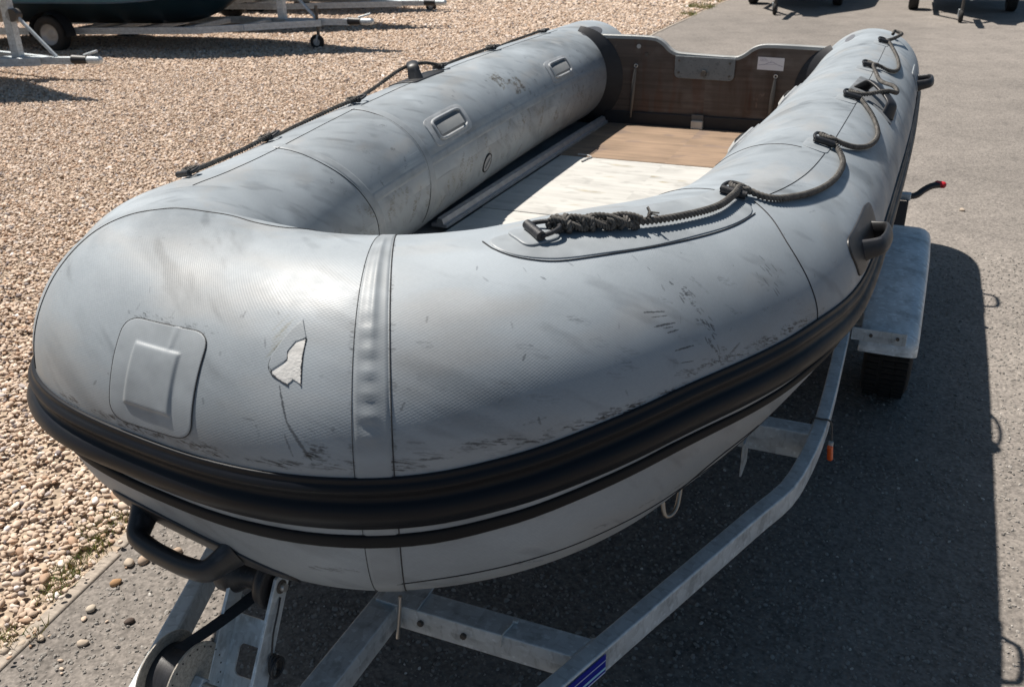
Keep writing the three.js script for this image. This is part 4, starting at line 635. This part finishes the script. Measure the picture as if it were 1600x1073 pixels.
{ const wl = []; const bead = (a, b) => { const n = 16; for (let i = 0; i < n; i++) { const g = new THREE.SphereGeometry(0.0045, 8, 6); g.scale(1, 0.7, 1); const p = a.clone().lerp(b, i / (n - 1)); g.translate(p.x, p.y, p.z); wl.push(g); } }; bead(V(0.546, RT - 0.008, 0.557), V(0.57, RT - 0.008, 0.496)); bead(V(0.152, RT - 0.009, 0.495), V(0.152, RT - 0.009, 0.555)); bead(V(0.878, RT - 0.008, -0.54), V(0.874, RT - 0.008, -0.48)); bead(V(0.548, RT - 0.012, 0.558), V(0.548, RT - 0.06, 0.558)); mesh('weld_bead', merge(wl), galv, trailer); for (const [x, y, z] of [[0.21, RT - 0.035, 0.559], [0.31, RT - 0.035, 0.559]]) { const c = new THREE.CylinderGeometry(0.007, 0.007, 0.008, 6); c.rotateX(Math.PI / 2); c.translate(x, y, z); mesh('bolt', c, darkSteel, trailer); } mesh('joint_plate', at(boxG(0.09, 0.004, 0.08, 0.0015), 0.16, RT - 0.002, 0.522), galv, trailer); }
mesh('beam_bracket', at(boxG(0.006, 0.11, 0.09, 0.002), 0.705, RT - 0.1, -0.47), galv, trailer);
{ // U bolt clamp and amber marker lamp
  const c = new THREE.Group(); c.name = 'rail_clamp'; trailer.add(c);
  mesh('strap', tube([V(0.868, RT - 0.06, -0.555), V(0.872, RT + 0.003, -0.555), V(0.895, RT + 0.005, -0.556), V(0.918, RT + 0.003, -0.557), V(0.926, RT - 0.02, -0.552), V(0.93, RT - 0.06, -0.54)], 0.003, 40, 8), darkSteel, c);
  const l = new THREE.CapsuleGeometry(0.0085, 0.036, 6, 14); l.rotateZ(0.12); l.translate(0.931, RT - 0.085, -0.535); mesh('marker_lens', l, new THREE.MeshPhysicalMaterial({ color: lin(0.75, 0.11, 0.02), roughness: 0.25, clearcoat: 0.5 }), c, 'small amber marker hanging on the right rail');
  const w = new THREE.CylinderGeometry(0.007, 0.007, 0.014, 12); w.translate(0.9295, RT - 0.058, -0.537); mesh('lens_cap', w, rimMat, c);
}
{ // blue decal on the outer side of the right rail
  const c = document.createElement('canvas'); c.width = 512; c.height = 128; const x = c.getContext('2d'); x.fillStyle = '#12208f'; x.fillRect(0, 0, 512, 128); x.strokeStyle = '#b9c6da'; x.lineWidth = 7; x.beginPath(); x.moveTo(512, 44); x.bezierCurveTo(360, 40, 250, 40, 190, 76); x.bezierCurveTo(150, 100, 100, 110, 0, 118); x.stroke(); x.strokeStyle = '#9fd0e6'; x.lineWidth = 16; x.beginPath(); x.moveTo(512, 96); x.bezierCurveTo(380, 92, 280, 98, 200, 128); x.stroke(); x.strokeStyle = '#c9d4e4'; x.lineWidth = 8; x.beginPath(); x.moveTo(512, 122); x.lineTo(300, 124); x.stroke();
  const t = new THREE.CanvasTexture(c); t.colorSpace = THREE.SRGBColorSpace;
  const a = V(0.589, 0, 0.508), b = V(0.446, 0, 0.9), d = b.clone().sub(a).normalize(), n = V(d.z, 0, -d.x);
  const off = 0.0215; const g = grid(16, 4, (u, v) => { const cv = railDecal(lerp(0.515, 0.9, u)); return [V(cv.x + cv.n.x * off, RT - 0.007 - 0.05 * v, cv.z + cv.n.z * off), 1 - u, 1 - v]; }, false);
  function railDecal(z) { const cu = new THREE.CatmullRomCurve3(railPath.map(p => V(p[0], 0, p[1])), false, 'centripetal'); let lo = 0, hi = 1; for (let i = 0; i < 40; i++) { const m = (lo + hi) / 2; if (cu.getPointAt(m).z < z) lo = m; else hi = m; } const p = cu.getPointAt(lo), tt = cu.getTangentAt(lo); return { x: p.x, z: p.z, n: V(tt.z, 0, -tt.x) }; }
  mesh('maker_decal', g, new THREE.MeshStandardMaterial({ map: t, roughness: 0.35, side: THREE.DoubleSide }), trailer, 'blue and white striped decal on the right rail');
}
{ // cable tie on the cross beam and a bolt by the centre beam
  const c = tube([V(0.395, RT - 0.03, 0.561), V(0.398, RT - 0.003, 0.557), V(0.402, RT - 0.003, 0.53), V(0.406, RT - 0.003, 0.51)], 0.0022, 20, 6); mesh('cable_tie', c, new THREE.MeshStandardMaterial({ color: lin(0.5, 0.5, 0.48), roughness: 0.6 }), trailer); const k = boxG(0.012, 0.006, 0.01, 0.002); k.translate(0.408, RT - 0.001, 0.512); mesh('cable_tie', k, new THREE.MeshStandardMaterial({ color: lin(0.55, 0.55, 0.53), roughness: 0.6 }), trailer);
  mesh('hanger_rod', rod(V(0.17, RT + 0.03, 0.565), V(0.163, RT - 0.075, 0.578), 0.0045), steel, trailer);
}
for (const sx of [1, -1]) { // wheels and fenders
  const X = x => sx > 0 ? x : 2 * X0 - x;
  const w = new THREE.Group(); w.name = 'wheel'; trailer.add(w);
  const R = 0.28, prof = [[0.165, -0.07], [0.2, -0.082], [0.245, -0.084], [0.268, -0.074], [0.278, -0.055], [0.28, -0.02], [0.28, 0.02], [0.278, 0.055], [0.268, 0.074], [0.245, 0.084], [0.2, 0.082], [0.165, 0.07]].map(a => new THREE.Vector2(...a));
  const t = new THREE.LatheGeometry(prof, 48); t.rotateZ(Math.PI / 2); t.translate(X(1.055), R, -1.68); mesh('tyre', t, tyreMat, w);
  const gr = []; for (let i = 0; i < 60; i++) { const a = i / 60 * 2 * Math.PI; for (const dx of [-0.05, 0.005, 0.05]) { const b = new THREE.BoxGeometry(0.04, 0.008, 0.018); b.translate(dx, R + 0.001, 0); b.rotateX(a + (dx > 0 ? 0.05 : 0)); b.translate(X(1.055), R, -1.68); gr.push(b); } } mesh('tread', merge(gr), treadMat, w);
  const rim = new THREE.LatheGeometry([[0.02, 0.03], [0.07, 0.035], [0.1, 0.02], [0.13, 0.03], [0.165, 0.06], [0.168, 0.068]].map(a => new THREE.Vector2(...a)), 32); rim.rotateZ(-Math.PI / 2 * sx); rim.translate(X(1.055), R, -1.68); const rm = rimMat.clone(); rm.side = THREE.DoubleSide; mesh('rim', rm && rim, rm, w);
  // fender: folded sheet
  const f = new THREE.Group(); f.name = 'fender'; trailer.add(f); const path = [[-1.232, 0.345], [-1.245, 0.395], [-1.30, 0.437], [-1.42, 0.497], [-1.56, 0.555], [-1.70, 0.590], [-1.84, 0.597], [-2.0, 0.565], [-2.12, 0.48], [-2.18, 0.33]];
  const cv = new THREE.CatmullRomCurve3(path.map(p => V(0, p[1], p[0])), false, 'centripetal'); const pr = [[0.95, -0.006], [0.955, 0], [1.0, 0.002], [1.06, 0.0025], [1.095, 0.001], [1.115, -0.004], [1.13, -0.014], [1.138, -0.028], [1.141, -0.05], [1.141, -0.1]];
  const g = grid(60, pr.length - 1, (u, v, i, j) => { const p = cv.getPointAt(u), tt = cv.getTangentAt(u), n = V(0, -tt.z, tt.y); if (n.y < 0 && u > 0.1 && u < 0.9) n.negate(); return [V(X(pr[j][0]), p.y + n.y * pr[j][1], p.z + n.z * pr[j][1]), u * 1.6, pr[j][0]]; }); const gm = galv.clone(); gm.side = THREE.DoubleSide; mesh('fender_sheet', g, gm, f);
  const b = boxG(0.175, 0.045, 0.006, 0.002); b.translate(X(1.01), RT - 0.012, -1.232); mesh('fender_bracket', b, galv, f);
  for (const bx of [0.985, 1.07]) { const c = new THREE.CylinderGeometry(0.006, 0.006, 0.006, 8); c.rotateX(Math.PI / 2); c.translate(X(bx), RT - 0.010, -1.226); mesh('bolt', c, darkSteel, f); }
  for (const bz of [[-1.345, 0.446], [-1.335, 0.443]]) { const c = new THREE.CylinderGeometry(0.006, 0.006, 0.006, 8); c.translate(X(bz[0] === -1.345 ? 1.02 : 1.09), bz[1] + 0.004, bz[0]); mesh('bolt', c, darkSteel, f); }
}
{ // prop stand with red tipped crank behind the fender
  const c = new THREE.Group(); c.name = 'prop_stand'; trailer.add(c);
  mesh('stand_plate', at(boxG(0.008, 0.13, 0.09, 0.002), 1.04, G - 0.42, -2.42), new THREE.MeshStandardMaterial({ color: lin(0.06, 0.06, 0.065), roughness: 0.6, metalness: 0.4 }), c); mesh('stand_plate', at(boxG(0.1, 0.13, 0.008, 0.002), 0.99, G - 0.42, -2.375), new THREE.MeshStandardMaterial({ color: lin(0.06, 0.06, 0.065), roughness: 0.6, metalness: 0.4 }), c);
  mesh('stand_arm', at(boxG(0.13, 0.03, 0.04, 0.004), 0.985, G - 0.345, -2.42), galv, c);
  const pts = [V(1.035, G - 0.35, -2.43), V(1.07, G - 0.345, -2.45), V(1.1, G - 0.325, -2.48), V(1.13, G - 0.31, -2.5), V(1.165, G - 0.308, -2.52)]; mesh('crank', tube(pts, 0.014, 30, 10), blackRubber, c);
  const e = new THREE.CapsuleGeometry(0.0155, 0.022, 6, 12); e.rotateZ(Math.PI / 2 - 0.1); e.translate(1.16, G - 0.306, -2.518); mesh('crank_tip', e, new THREE.MeshPhysicalMaterial({ color: lin(0.42, 0.012, 0.02), roughness: 0.35 }), c, 'red tip of the crank handle');
}
{ // winch post: two flanges, windowed web, bow roller, winch drum and strap
  const p = new THREE.Group(); p.name = 'winch_post'; trailer.add(p);
  const top = V(0, G - 0.292, 0.80), dir = V(0, -0.17, 0.105).normalize(), L = 0.42, nrm = V(0, dir.z, -dir.y).negate().multiplyScalar(-1).normalize(); // nrm: in the yz plane, square to dir
  const q = new THREE.Matrix4().makeBasis(V(1, 0, 0), dir.clone().negate(), V(1, 0, 0).cross(dir.clone().negate())).setPosition(top);
  const plate = (x) => { const s = new THREE.Shape(); s.moveTo(-0.02, 0.012); s.quadraticCurveTo(0, 0.03, 0.02, 0.012); s.lineTo(0.026, -L); s.lineTo(-0.03, -L); s.closePath(); const g = new THREE.ExtrudeGeometry(s, { depth: 0.005, bevelEnabled: true, bevelSize: 0.001, bevelThickness: 0.001, bevelSegments: 1 }); g.rotateY(Math.PI / 2); boxUV(g); g.translate(x, 0, 0); g.applyMatrix4(q); return g; };
  mesh('flange', plate(0.062), galv, p); mesh('flange', plate(-0.032), galv, p);
  const s = new THREE.Shape([[-0.03, -0.075], [0.063, -0.075], [0.063, -L], [-0.03, -L]].map(a => new THREE.Vector2(...a))); const win = (y0, y1) => { const h = new THREE.Path(), x0 = -0.006, x1 = 0.044, r = 0.014; h.moveTo(x0 + r, y0); h.lineTo(x1 - r, y0); h.quadraticCurveTo(x1, y0, x1, y0 - r); h.lineTo(x1, y1 + r); h.quadraticCurveTo(x1, y1, x1 - r, y1); h.lineTo(x0 + r, y1); h.quadraticCurveTo(x0, y1, x0, y1 + r); h.lineTo(x0, y0 - r); h.quadraticCurveTo(x0, y0, x0 + r, y0); return h; }; s.holes.push(win(-0.125, -0.185)); s.holes.push(win(-0.24, -0.31));
  const g = new THREE.ExtrudeGeometry(s, { depth: 0.004, bevelEnabled: false }); boxUV(g); g.translate(0, 0, -0.022); g.applyMatrix4(q); mesh('web', g, galv, p);
  const roll = new THREE.LatheGeometry([[0.008, -0.07], [0.034, -0.07], [0.04, -0.062], [0.041, -0.04], [0.036, -0.028], [0.024, -0.015], [0.022, 0.01], [0.028, 0.02], [0.045, 0.028], [0.05, 0.036], [0.05, 0.046], [0.045, 0.05], [0.008, 0.05]].map(a => new THREE.Vector2(...a)), 36); roll.rotateZ(-Math.PI / 2); roll.translate(0.004, G - 0.295, 0.795); const br = blackRubber.clone(); br.side = THREE.DoubleSide; mesh('bow_roller', roll, br, p);
  const bolt = new THREE.CylinderGeometry(0.0085, 0.0085, 0.014, 6); bolt.rotateZ(Math.PI / 2); bolt.translate(0.072, G - 0.292, 0.802); mesh('bolt', bolt, steel, p); const wa = new THREE.CylinderGeometry(0.013, 0.013, 0.003, 20); wa.rotateZ(Math.PI / 2); wa.translate(0.069, G - 0.292, 0.802); mesh('washer', wa, darkSteel, p);
  const w = new THREE.Group(); w.name = 'winch'; trailer.add(w); const cx = -0.062, cy = G - 0.424, cz = 0.952;
  const disc = (x, r, m) => { const d = new THREE.LatheGeometry([[0.012, -0.006], [0.03, -0.006], [0.032, -0.002], [r * 0.72, -0.002], [r * 0.75, 0.001], [r, 0.001], [r + 0.001, 0.003], [r, 0.005], [r * 0.7, 0.005], [0.012, 0.005]].map(a => new THREE.Vector2(...a)), 48); d.rotateZ(-Math.PI / 2); d.translate(x, cy, cz); mesh('drum_flange', d, m, w); };
  const ds = winchSteel; disc(cx - 0.032, 0.078, ds); disc(cx + 0.03, 0.074, ds);
  const drum = new THREE.CylinderGeometry(0.058, 0.058, 0.056, 36); drum.rotateZ(Math.PI / 2); drum.translate(cx, cy, cz); mesh('wound_strap', drum, blackRubber, w);
  const holes = []; for (let i = 0; i < 22; i++) { const a = i / 22 * 2 * Math.PI, h = new THREE.CylinderGeometry(0.0016, 0.0016, 0.001, 8); h.rotateZ(Math.PI / 2); h.translate(cx + 0.0362, cy + Math.cos(a) * 0.066, cz + Math.sin(a) * 0.066); holes.push(h); } mesh('flange_rivets', merge(holes), seamDark, w);
  const hub = boxG(0.02, 0.026, 0.026, 0.003); hub.rotateX(0.6); hub.translate(cx + 0.044, cy, cz); mesh('hub', hub, galv, w); const ax = new THREE.CylinderGeometry(0.008, 0.008, 0.04, 12); ax.rotateZ(Math.PI / 2); ax.translate(cx + 0.062, cy, cz); mesh('spindle', ax, steel, w);
  const a = V(cx, cy + 0.057, cz - 0.012), b = V(0.018, G - 0.318, 0.80); const sg = grid(20, 4, (u, v) => { const t = lerp(0, 1, u), x = (v - 0.5) * 0.03; const c = a.clone().lerp(b, t); return [c.add(V(x, -0.004 * Math.sin(Math.PI * t), 0)), u * 0.3, v * 0.04]; }); mesh('winch_strap', sg, new THREE.MeshStandardMaterial({ map: rep(mottled(0.014, 0.014, 0.016, 0.5, 8, 69), 12, 12), roughness: 0.85, side: THREE.DoubleSide }), w);
  const loop = []; for (let i = 0; i < 3; i++) loop.push(tube(Array.from({ length: 16 }, (_, k) => { const t = k / 16 * 2 * Math.PI; return V(0.074 + 0.004 * i, G - 0.43 + 0.026 * Math.cos(t) * (1 - 0.15 * i), 0.86 + (0.012 + 0.003 * i) * Math.sin(t)); }), 0.0032, 40, 6, true)); loop.push(tube([V(0.075, G - 0.40, 0.862), V(0.076, G - 0.36, 0.85), V(0.075, G - 0.33, 0.83), V(0.07, G - 0.31, 0.81)], 0.002, 20, 6)); mesh('safety_cable', merge(loop), blackRubber, w);
}

// ------------------------------------------------------------------ trailers and boats in the background
const TD = {};
function wheelParts(parent, x, z, R, wd, side, y = R) {
  const w = new THREE.Group(); w.name = 'wheel'; parent.add(w);
  const t = new THREE.LatheGeometry([[0.55, -0.8], [0.7, -1], [0.88, -1], [0.97, -0.85], [1, -0.5], [1, 0.5], [0.97, 0.85], [0.88, 1], [0.7, 1], [0.55, 0.8]].map(a => new THREE.Vector2(a[0] * R, a[1] * wd / 2)), 36); t.rotateZ(Math.PI / 2); t.rotateY(Math.PI / 2); t.translate(x, y, z); mesh('tyre', t, tyreMat, w);
  const r = new THREE.LatheGeometry([[0.04, 0.3], [0.16, 0.34], [0.18, 0.2], [0.3, 0.1], [0.42, 0.25], [0.56, 0.75], [0.58, 0.86]].map(a => new THREE.Vector2(a[0] * R, a[1] * wd / 2)), 28); r.rotateX(side > 0 ? Math.PI / 2 : -Math.PI / 2); r.translate(x, y, z); const m = rimMat.clone(); m.side = THREE.DoubleSide; mesh('rim', r, m, w); return w;
}
// local frame: +x forward along the drawbar, z to the side
function bgTrailer(pos, turn, o, label) {
  const t = thing('boat_trailer', label, 'trailer', pos, turn, undefined); const L = o.len, hw = o.hw, y = o.y, yf = o.yf ?? y, WR = o.R ?? 0.28;
  for (const s of [1, -1]) mesh('side_rail', bar(V(-o.back, y, s * hw), V(o.bend, lerp(y, yf, o.bend / L), s * hw), 0.06, 0.09), galv, t);
  for (const s of [1, -1]) mesh('drawbar_rail', bar(V(o.bend - 0.03, lerp(y, yf, o.bend / L) - 0.003, s * hw), V(L - 0.35, yf - 0.003, s * 0.06), 0.06, 0.09), galv, t);
  for (const x of o.cross) { const f = x < o.bend ? 1 : 1 - (x - o.bend) / (L - o.bend) * 0.92; mesh('cross_beam', bar(V(x, lerp(y, yf, x / L) - 0.006, -hw * f), V(x, lerp(y, yf, x / L) - 0.006, hw * f), 0.07, 0.07), galv, t); }
  mesh('drawbar', bar(V(L - 0.9, yf - 0.006, 0), V(L + 0.05, yf, 0), 0.08, 0.08), galv, t);
  const c = new THREE.Group(); c.name = 'coupling'; t.add(c); mesh('gaiter', at(new THREE.CylinderGeometry(0.055, 0.045, 0.18, 16), L + 0.12, yf - 0.03, 0, 0, 0, Math.PI / 2), blackRubber, c); mesh('hitch_head', at(new THREE.CapsuleGeometry(0.045, 0.12, 6, 14), L + 0.3, yf - 0.03, 0, 0, 0, Math.PI / 2), galv, c); mesh('hitch_lever', rod(V(L + 0.18, yf + 0.02, 0), V(L + 0.36, yf + 0.07, 0), 0.014), galv, c);
  for (const s of [1, -1]) { wheelParts(t, 0, s * (hw + 0.2), WR, 0.17, s); if (o.guard) { const g = grid(24, 6, (u, v) => { const a = lerp(-0.1, Math.PI + 0.1, u), r = WR + 0.05; return [V(Math.cos(a) * r, WR + Math.sin(a) * r, s * (hw + 0.2) + lerp(-0.1, 0.1, v)), u, v]; }); mesh('mudguard', g, TD.guard ||= new THREE.MeshStandardMaterial({ color: lin(0.018, 0.018, 0.02), roughness: 0.6, side: THREE.DoubleSide }), t); } }
  mesh('axle', rod(V(0, WR, -hw - 0.2), V(0, WR, hw + 0.2), 0.035), galv, t);
  if (o.jockey) { const j = new THREE.Group(); j.name = 'jockey_wheel'; t.add(j); mesh('jockey_post', rod(V(L - o.jockey, yf + 0.18, 0.075), V(L - o.jockey, 0.16, 0.075), 0.022), darkSteel, j); mesh('jockey_fork', rod(V(L - o.jockey, 0.2, 0.115), V(L - o.jockey - 0.03, 0.09, 0.115), 0.012), galv, j); const w = new THREE.TorusGeometry(0.07, 0.034, 12, 28); w.translate(L - o.jockey - 0.03, 0.1, 0.075); mesh('jockey_tyre', w, tyreMat, j); const h = new THREE.CylinderGeometry(0.055, 0.055, 0.05, 20); h.rotateX(Math.PI / 2); h.translate(L - o.jockey - 0.03, 0.1, 0.075); mesh('jockey_hub', h, rimMat, j); }
  if (o.post) { const p = new THREE.Group(); p.name = 'winch_post'; t.add(p); mesh('upright', bar(V(o.post, yf + 0.75, 0.05), V(o.post, yf + 0.75, -0.05), 0.1, 0.76), galv, p); mesh('strut', rod(V(o.post, yf + 0.55, 0), V(o.post + 0.5, yf, 0), 0.022), galv, p); const r = new THREE.CylinderGeometry(0.05, 0.05, 0.14, 16); r.rotateX(Math.PI / 2); r.translate(o.post - 0.08, yf + 0.76, 0); mesh('bow_roller', r, blackRubber, p); const d = new THREE.CylinderGeometry(0.07, 0.07, 0.1, 20); d.rotateX(Math.PI / 2); d.translate(o.post + 0.07, yf + 0.45, 0); mesh('winch_drum', d, darkSteel, p); }
  return t;
}
function bgHull(pos, turn, o, label, cat = 'boat') { // hard chine hull: bottom and topsides
  const b = thing('trailered_boat', label, cat, pos, turn); const n = 40;
  const st = x => { const t = x / o.len, fw = smooth(0.45, 1, t); return { hb: o.beam / 2 * (1 - Math.pow(fw, 1.8) * 0.98), hc: o.beam / 2 * 0.86 * (1 - Math.pow(fw, 1.35) * 0.99), yk: o.yk + (o.yg - o.yk) * Math.pow(fw, 2.6) * 0.93, yc: o.yc + (o.yg - o.yc) * 0.45 * Math.pow(fw, 1.6), yg: o.yg + 0.2 * fw, xs: x + 0.35 * fw * fw }; };
  const bot = grid(n, 12, (a, v) => { const s = st(a * o.len), q = v * 2 - 1, k = Math.abs(q); return [V(s.xs - 0.3 * smooth(0.5, 1, a) * (1 - k), lerp(s.yk, s.yc, Math.pow(k, 0.9)), s.hc * q), a * o.len, q]; });
  const dm = c => new THREE.MeshPhysicalMaterial({ map: rep(mottled(c[0], c[1], c[2], 0.2, 6, 77), 0.7, 0.7), roughness: o.rough ?? 0.3, side: THREE.DoubleSide });
  mesh('hull_bottom', bot, dm(o.bottom), b);
  for (const sgn of [1, -1]) mesh('topside', grid(n, 6, (a, v) => { const s = st(a * o.len); return [V(s.xs, lerp(s.yc, s.yg, v), sgn * lerp(s.hc, s.hb, v)), a * o.len, v]; }), dm(o.side), b);
  mesh('deck', grid(n, 8, (a, v) => { const s = st(a * o.len), q = v * 2 - 1; return [V(s.xs, s.yg + 0.05 * (1 - q * q), s.hb * q), a * o.len, q]; }), dm(o.deck || o.side), b);
  mesh('stern', grid(2, 10, (a, v) => { const s = st(0), q = v * 2 - 1; return [V(s.xs, lerp(lerp(s.yk, s.yc, Math.abs(q)), s.yg, a), lerp(s.hc, s.hb, a) * q), a, q]; }), dm(o.side), b);
  if (o.stripe) for (const sgn of [1, -1]) mesh('chine_stripe', grid(n, 2, (a, v) => { const s = st(a * o.len), t = lerp(0.02, 0.2, v); return [V(s.xs, lerp(s.yc, s.yg, t), sgn * (lerp(s.hc, s.hb, t) + 0.004)), a * o.len, v]; }), dm(o.stripe), b);
  return b;
}
// A: blue boat at upper left
const hA = 0.167;
bgTrailer([-10.35, 0, -8.85], hA, { R: 0.25, len: 4.05, hw: 0.66, y: 0.29, yf: 0.40, back: 1.6, bend: 2.1, cross: [0.55, 1.2, 1.9, 2.7], guard: true, jockey: 0.4, post: 3.1 }, 'galvanised trailer with black mudguards standing on the gravel under the dark blue boat');
bgHull([-12.3, 0, -8.5], hA, { len: 5.9, beam: 2.15, yk: 0.31, yc: 0.66, yg: 1.75, bottom: [0.008, 0.03, 0.05], side: [0.012, 0.055, 0.11], stripe: [0.02, 0.11, 0.16] }, 'dark blue boat with teal side on the gravel, at the upper left');
// B: white boat and low trailer cut by the left edge
bgTrailer([-11.2, 0, -5.55], 0.2, { len: 3.3, hw: 0.6, y: 0.30, yf: 0.28, back: 1.2, bend: 1.4, cross: [0.6, 1.2], post: 2.62 }, 'low galvanised trailer with winch post whose coupling reaches in from the left edge');
bgHull([-12.9, 0, -5.05], 0.08, { len: 5.1, beam: 2.1, yk: 0.75, yc: 0.95, yg: 1.75, bottom: [0.5, 0.46, 0.4], side: [0.55, 0.52, 0.46] }, 'cream white boat mostly beyond the left edge of the gravel');
// C: behind A, upper middle
bgTrailer([-10.9, 0, -14.2], 0.1, { len: 3.5, hw: 0.7, y: 0.34, yf: 0.40, back: 1.2, bend: 1.6, cross: [0.6, 1.3], jockey: 0.2, guard: true }, 'trailer with a small jockey wheel far back on the gravel, upper middle');
bgHull([-12.6, 0, -13.9], 0.1, { len: 4.6, beam: 1.9, yk: 0.5, yc: 0.68, yg: 1.4, bottom: [0.35, 0.34, 0.31], side: [0.42, 0.41, 0.38] }, 'pale grey boat far back behind the blue boat');
bgTrailer([-10.6, 0, -11.6], 0.12, { len: 4.1, hw: 0.7, y: 0.4, yf: 0.42, back: 1.2, bend: 1.8, cross: [0.6, 1.3] }, 'second trailer close behind the blue boat on the gravel');
bgHull([-12.3, 0, -11.3], 0.12, { len: 5.2, beam: 2.0, yk: 0.52, yc: 0.66, yg: 1.5, bottom: [0.42, 0.39, 0.34], side: [0.45, 0.43, 0.4] }, 'pale hull showing behind the bow of the blue boat');
// D, E: two trailers standing on the asphalt at the top right, drawbars towards the viewer
for (const [x, z, dx, dz, lb, lt, col] of [[-1.37, -17.42, 0.0, 1, 'dark boat on the trailer at top, left of the two on asphalt', 'trailer standing on the asphalt at the top, left one of two', [0.03, 0.035, 0.045]], [1.52, -16.98, 0.02, 1, 'dark boat on the trailer at the top right corner of the asphalt', 'trailer standing on the asphalt in the top right corner', [0.05, 0.05, 0.05]]]) {
  const turn = Math.atan2(-dz, dx); bgTrailer([x, 0, z], turn, { len: 2.3, hw: 0.58, y: 0.42, yf: 0.46, back: 1.5, bend: 0.9, cross: [0.4], jockey: 0.28, guard: false }, lt);
  bgHull([x, 0, z - 2.3], turn, { len: 4.0, beam: 1.8, yk: 0.52, yc: 0.66, yg: 1.2, bottom: col, side: col }, lb);
}

scene.traverse(o => { if (o.isMesh) { o.castShadow = true; o.receiveShadow = true; } });
renderer.render(scene, camera);
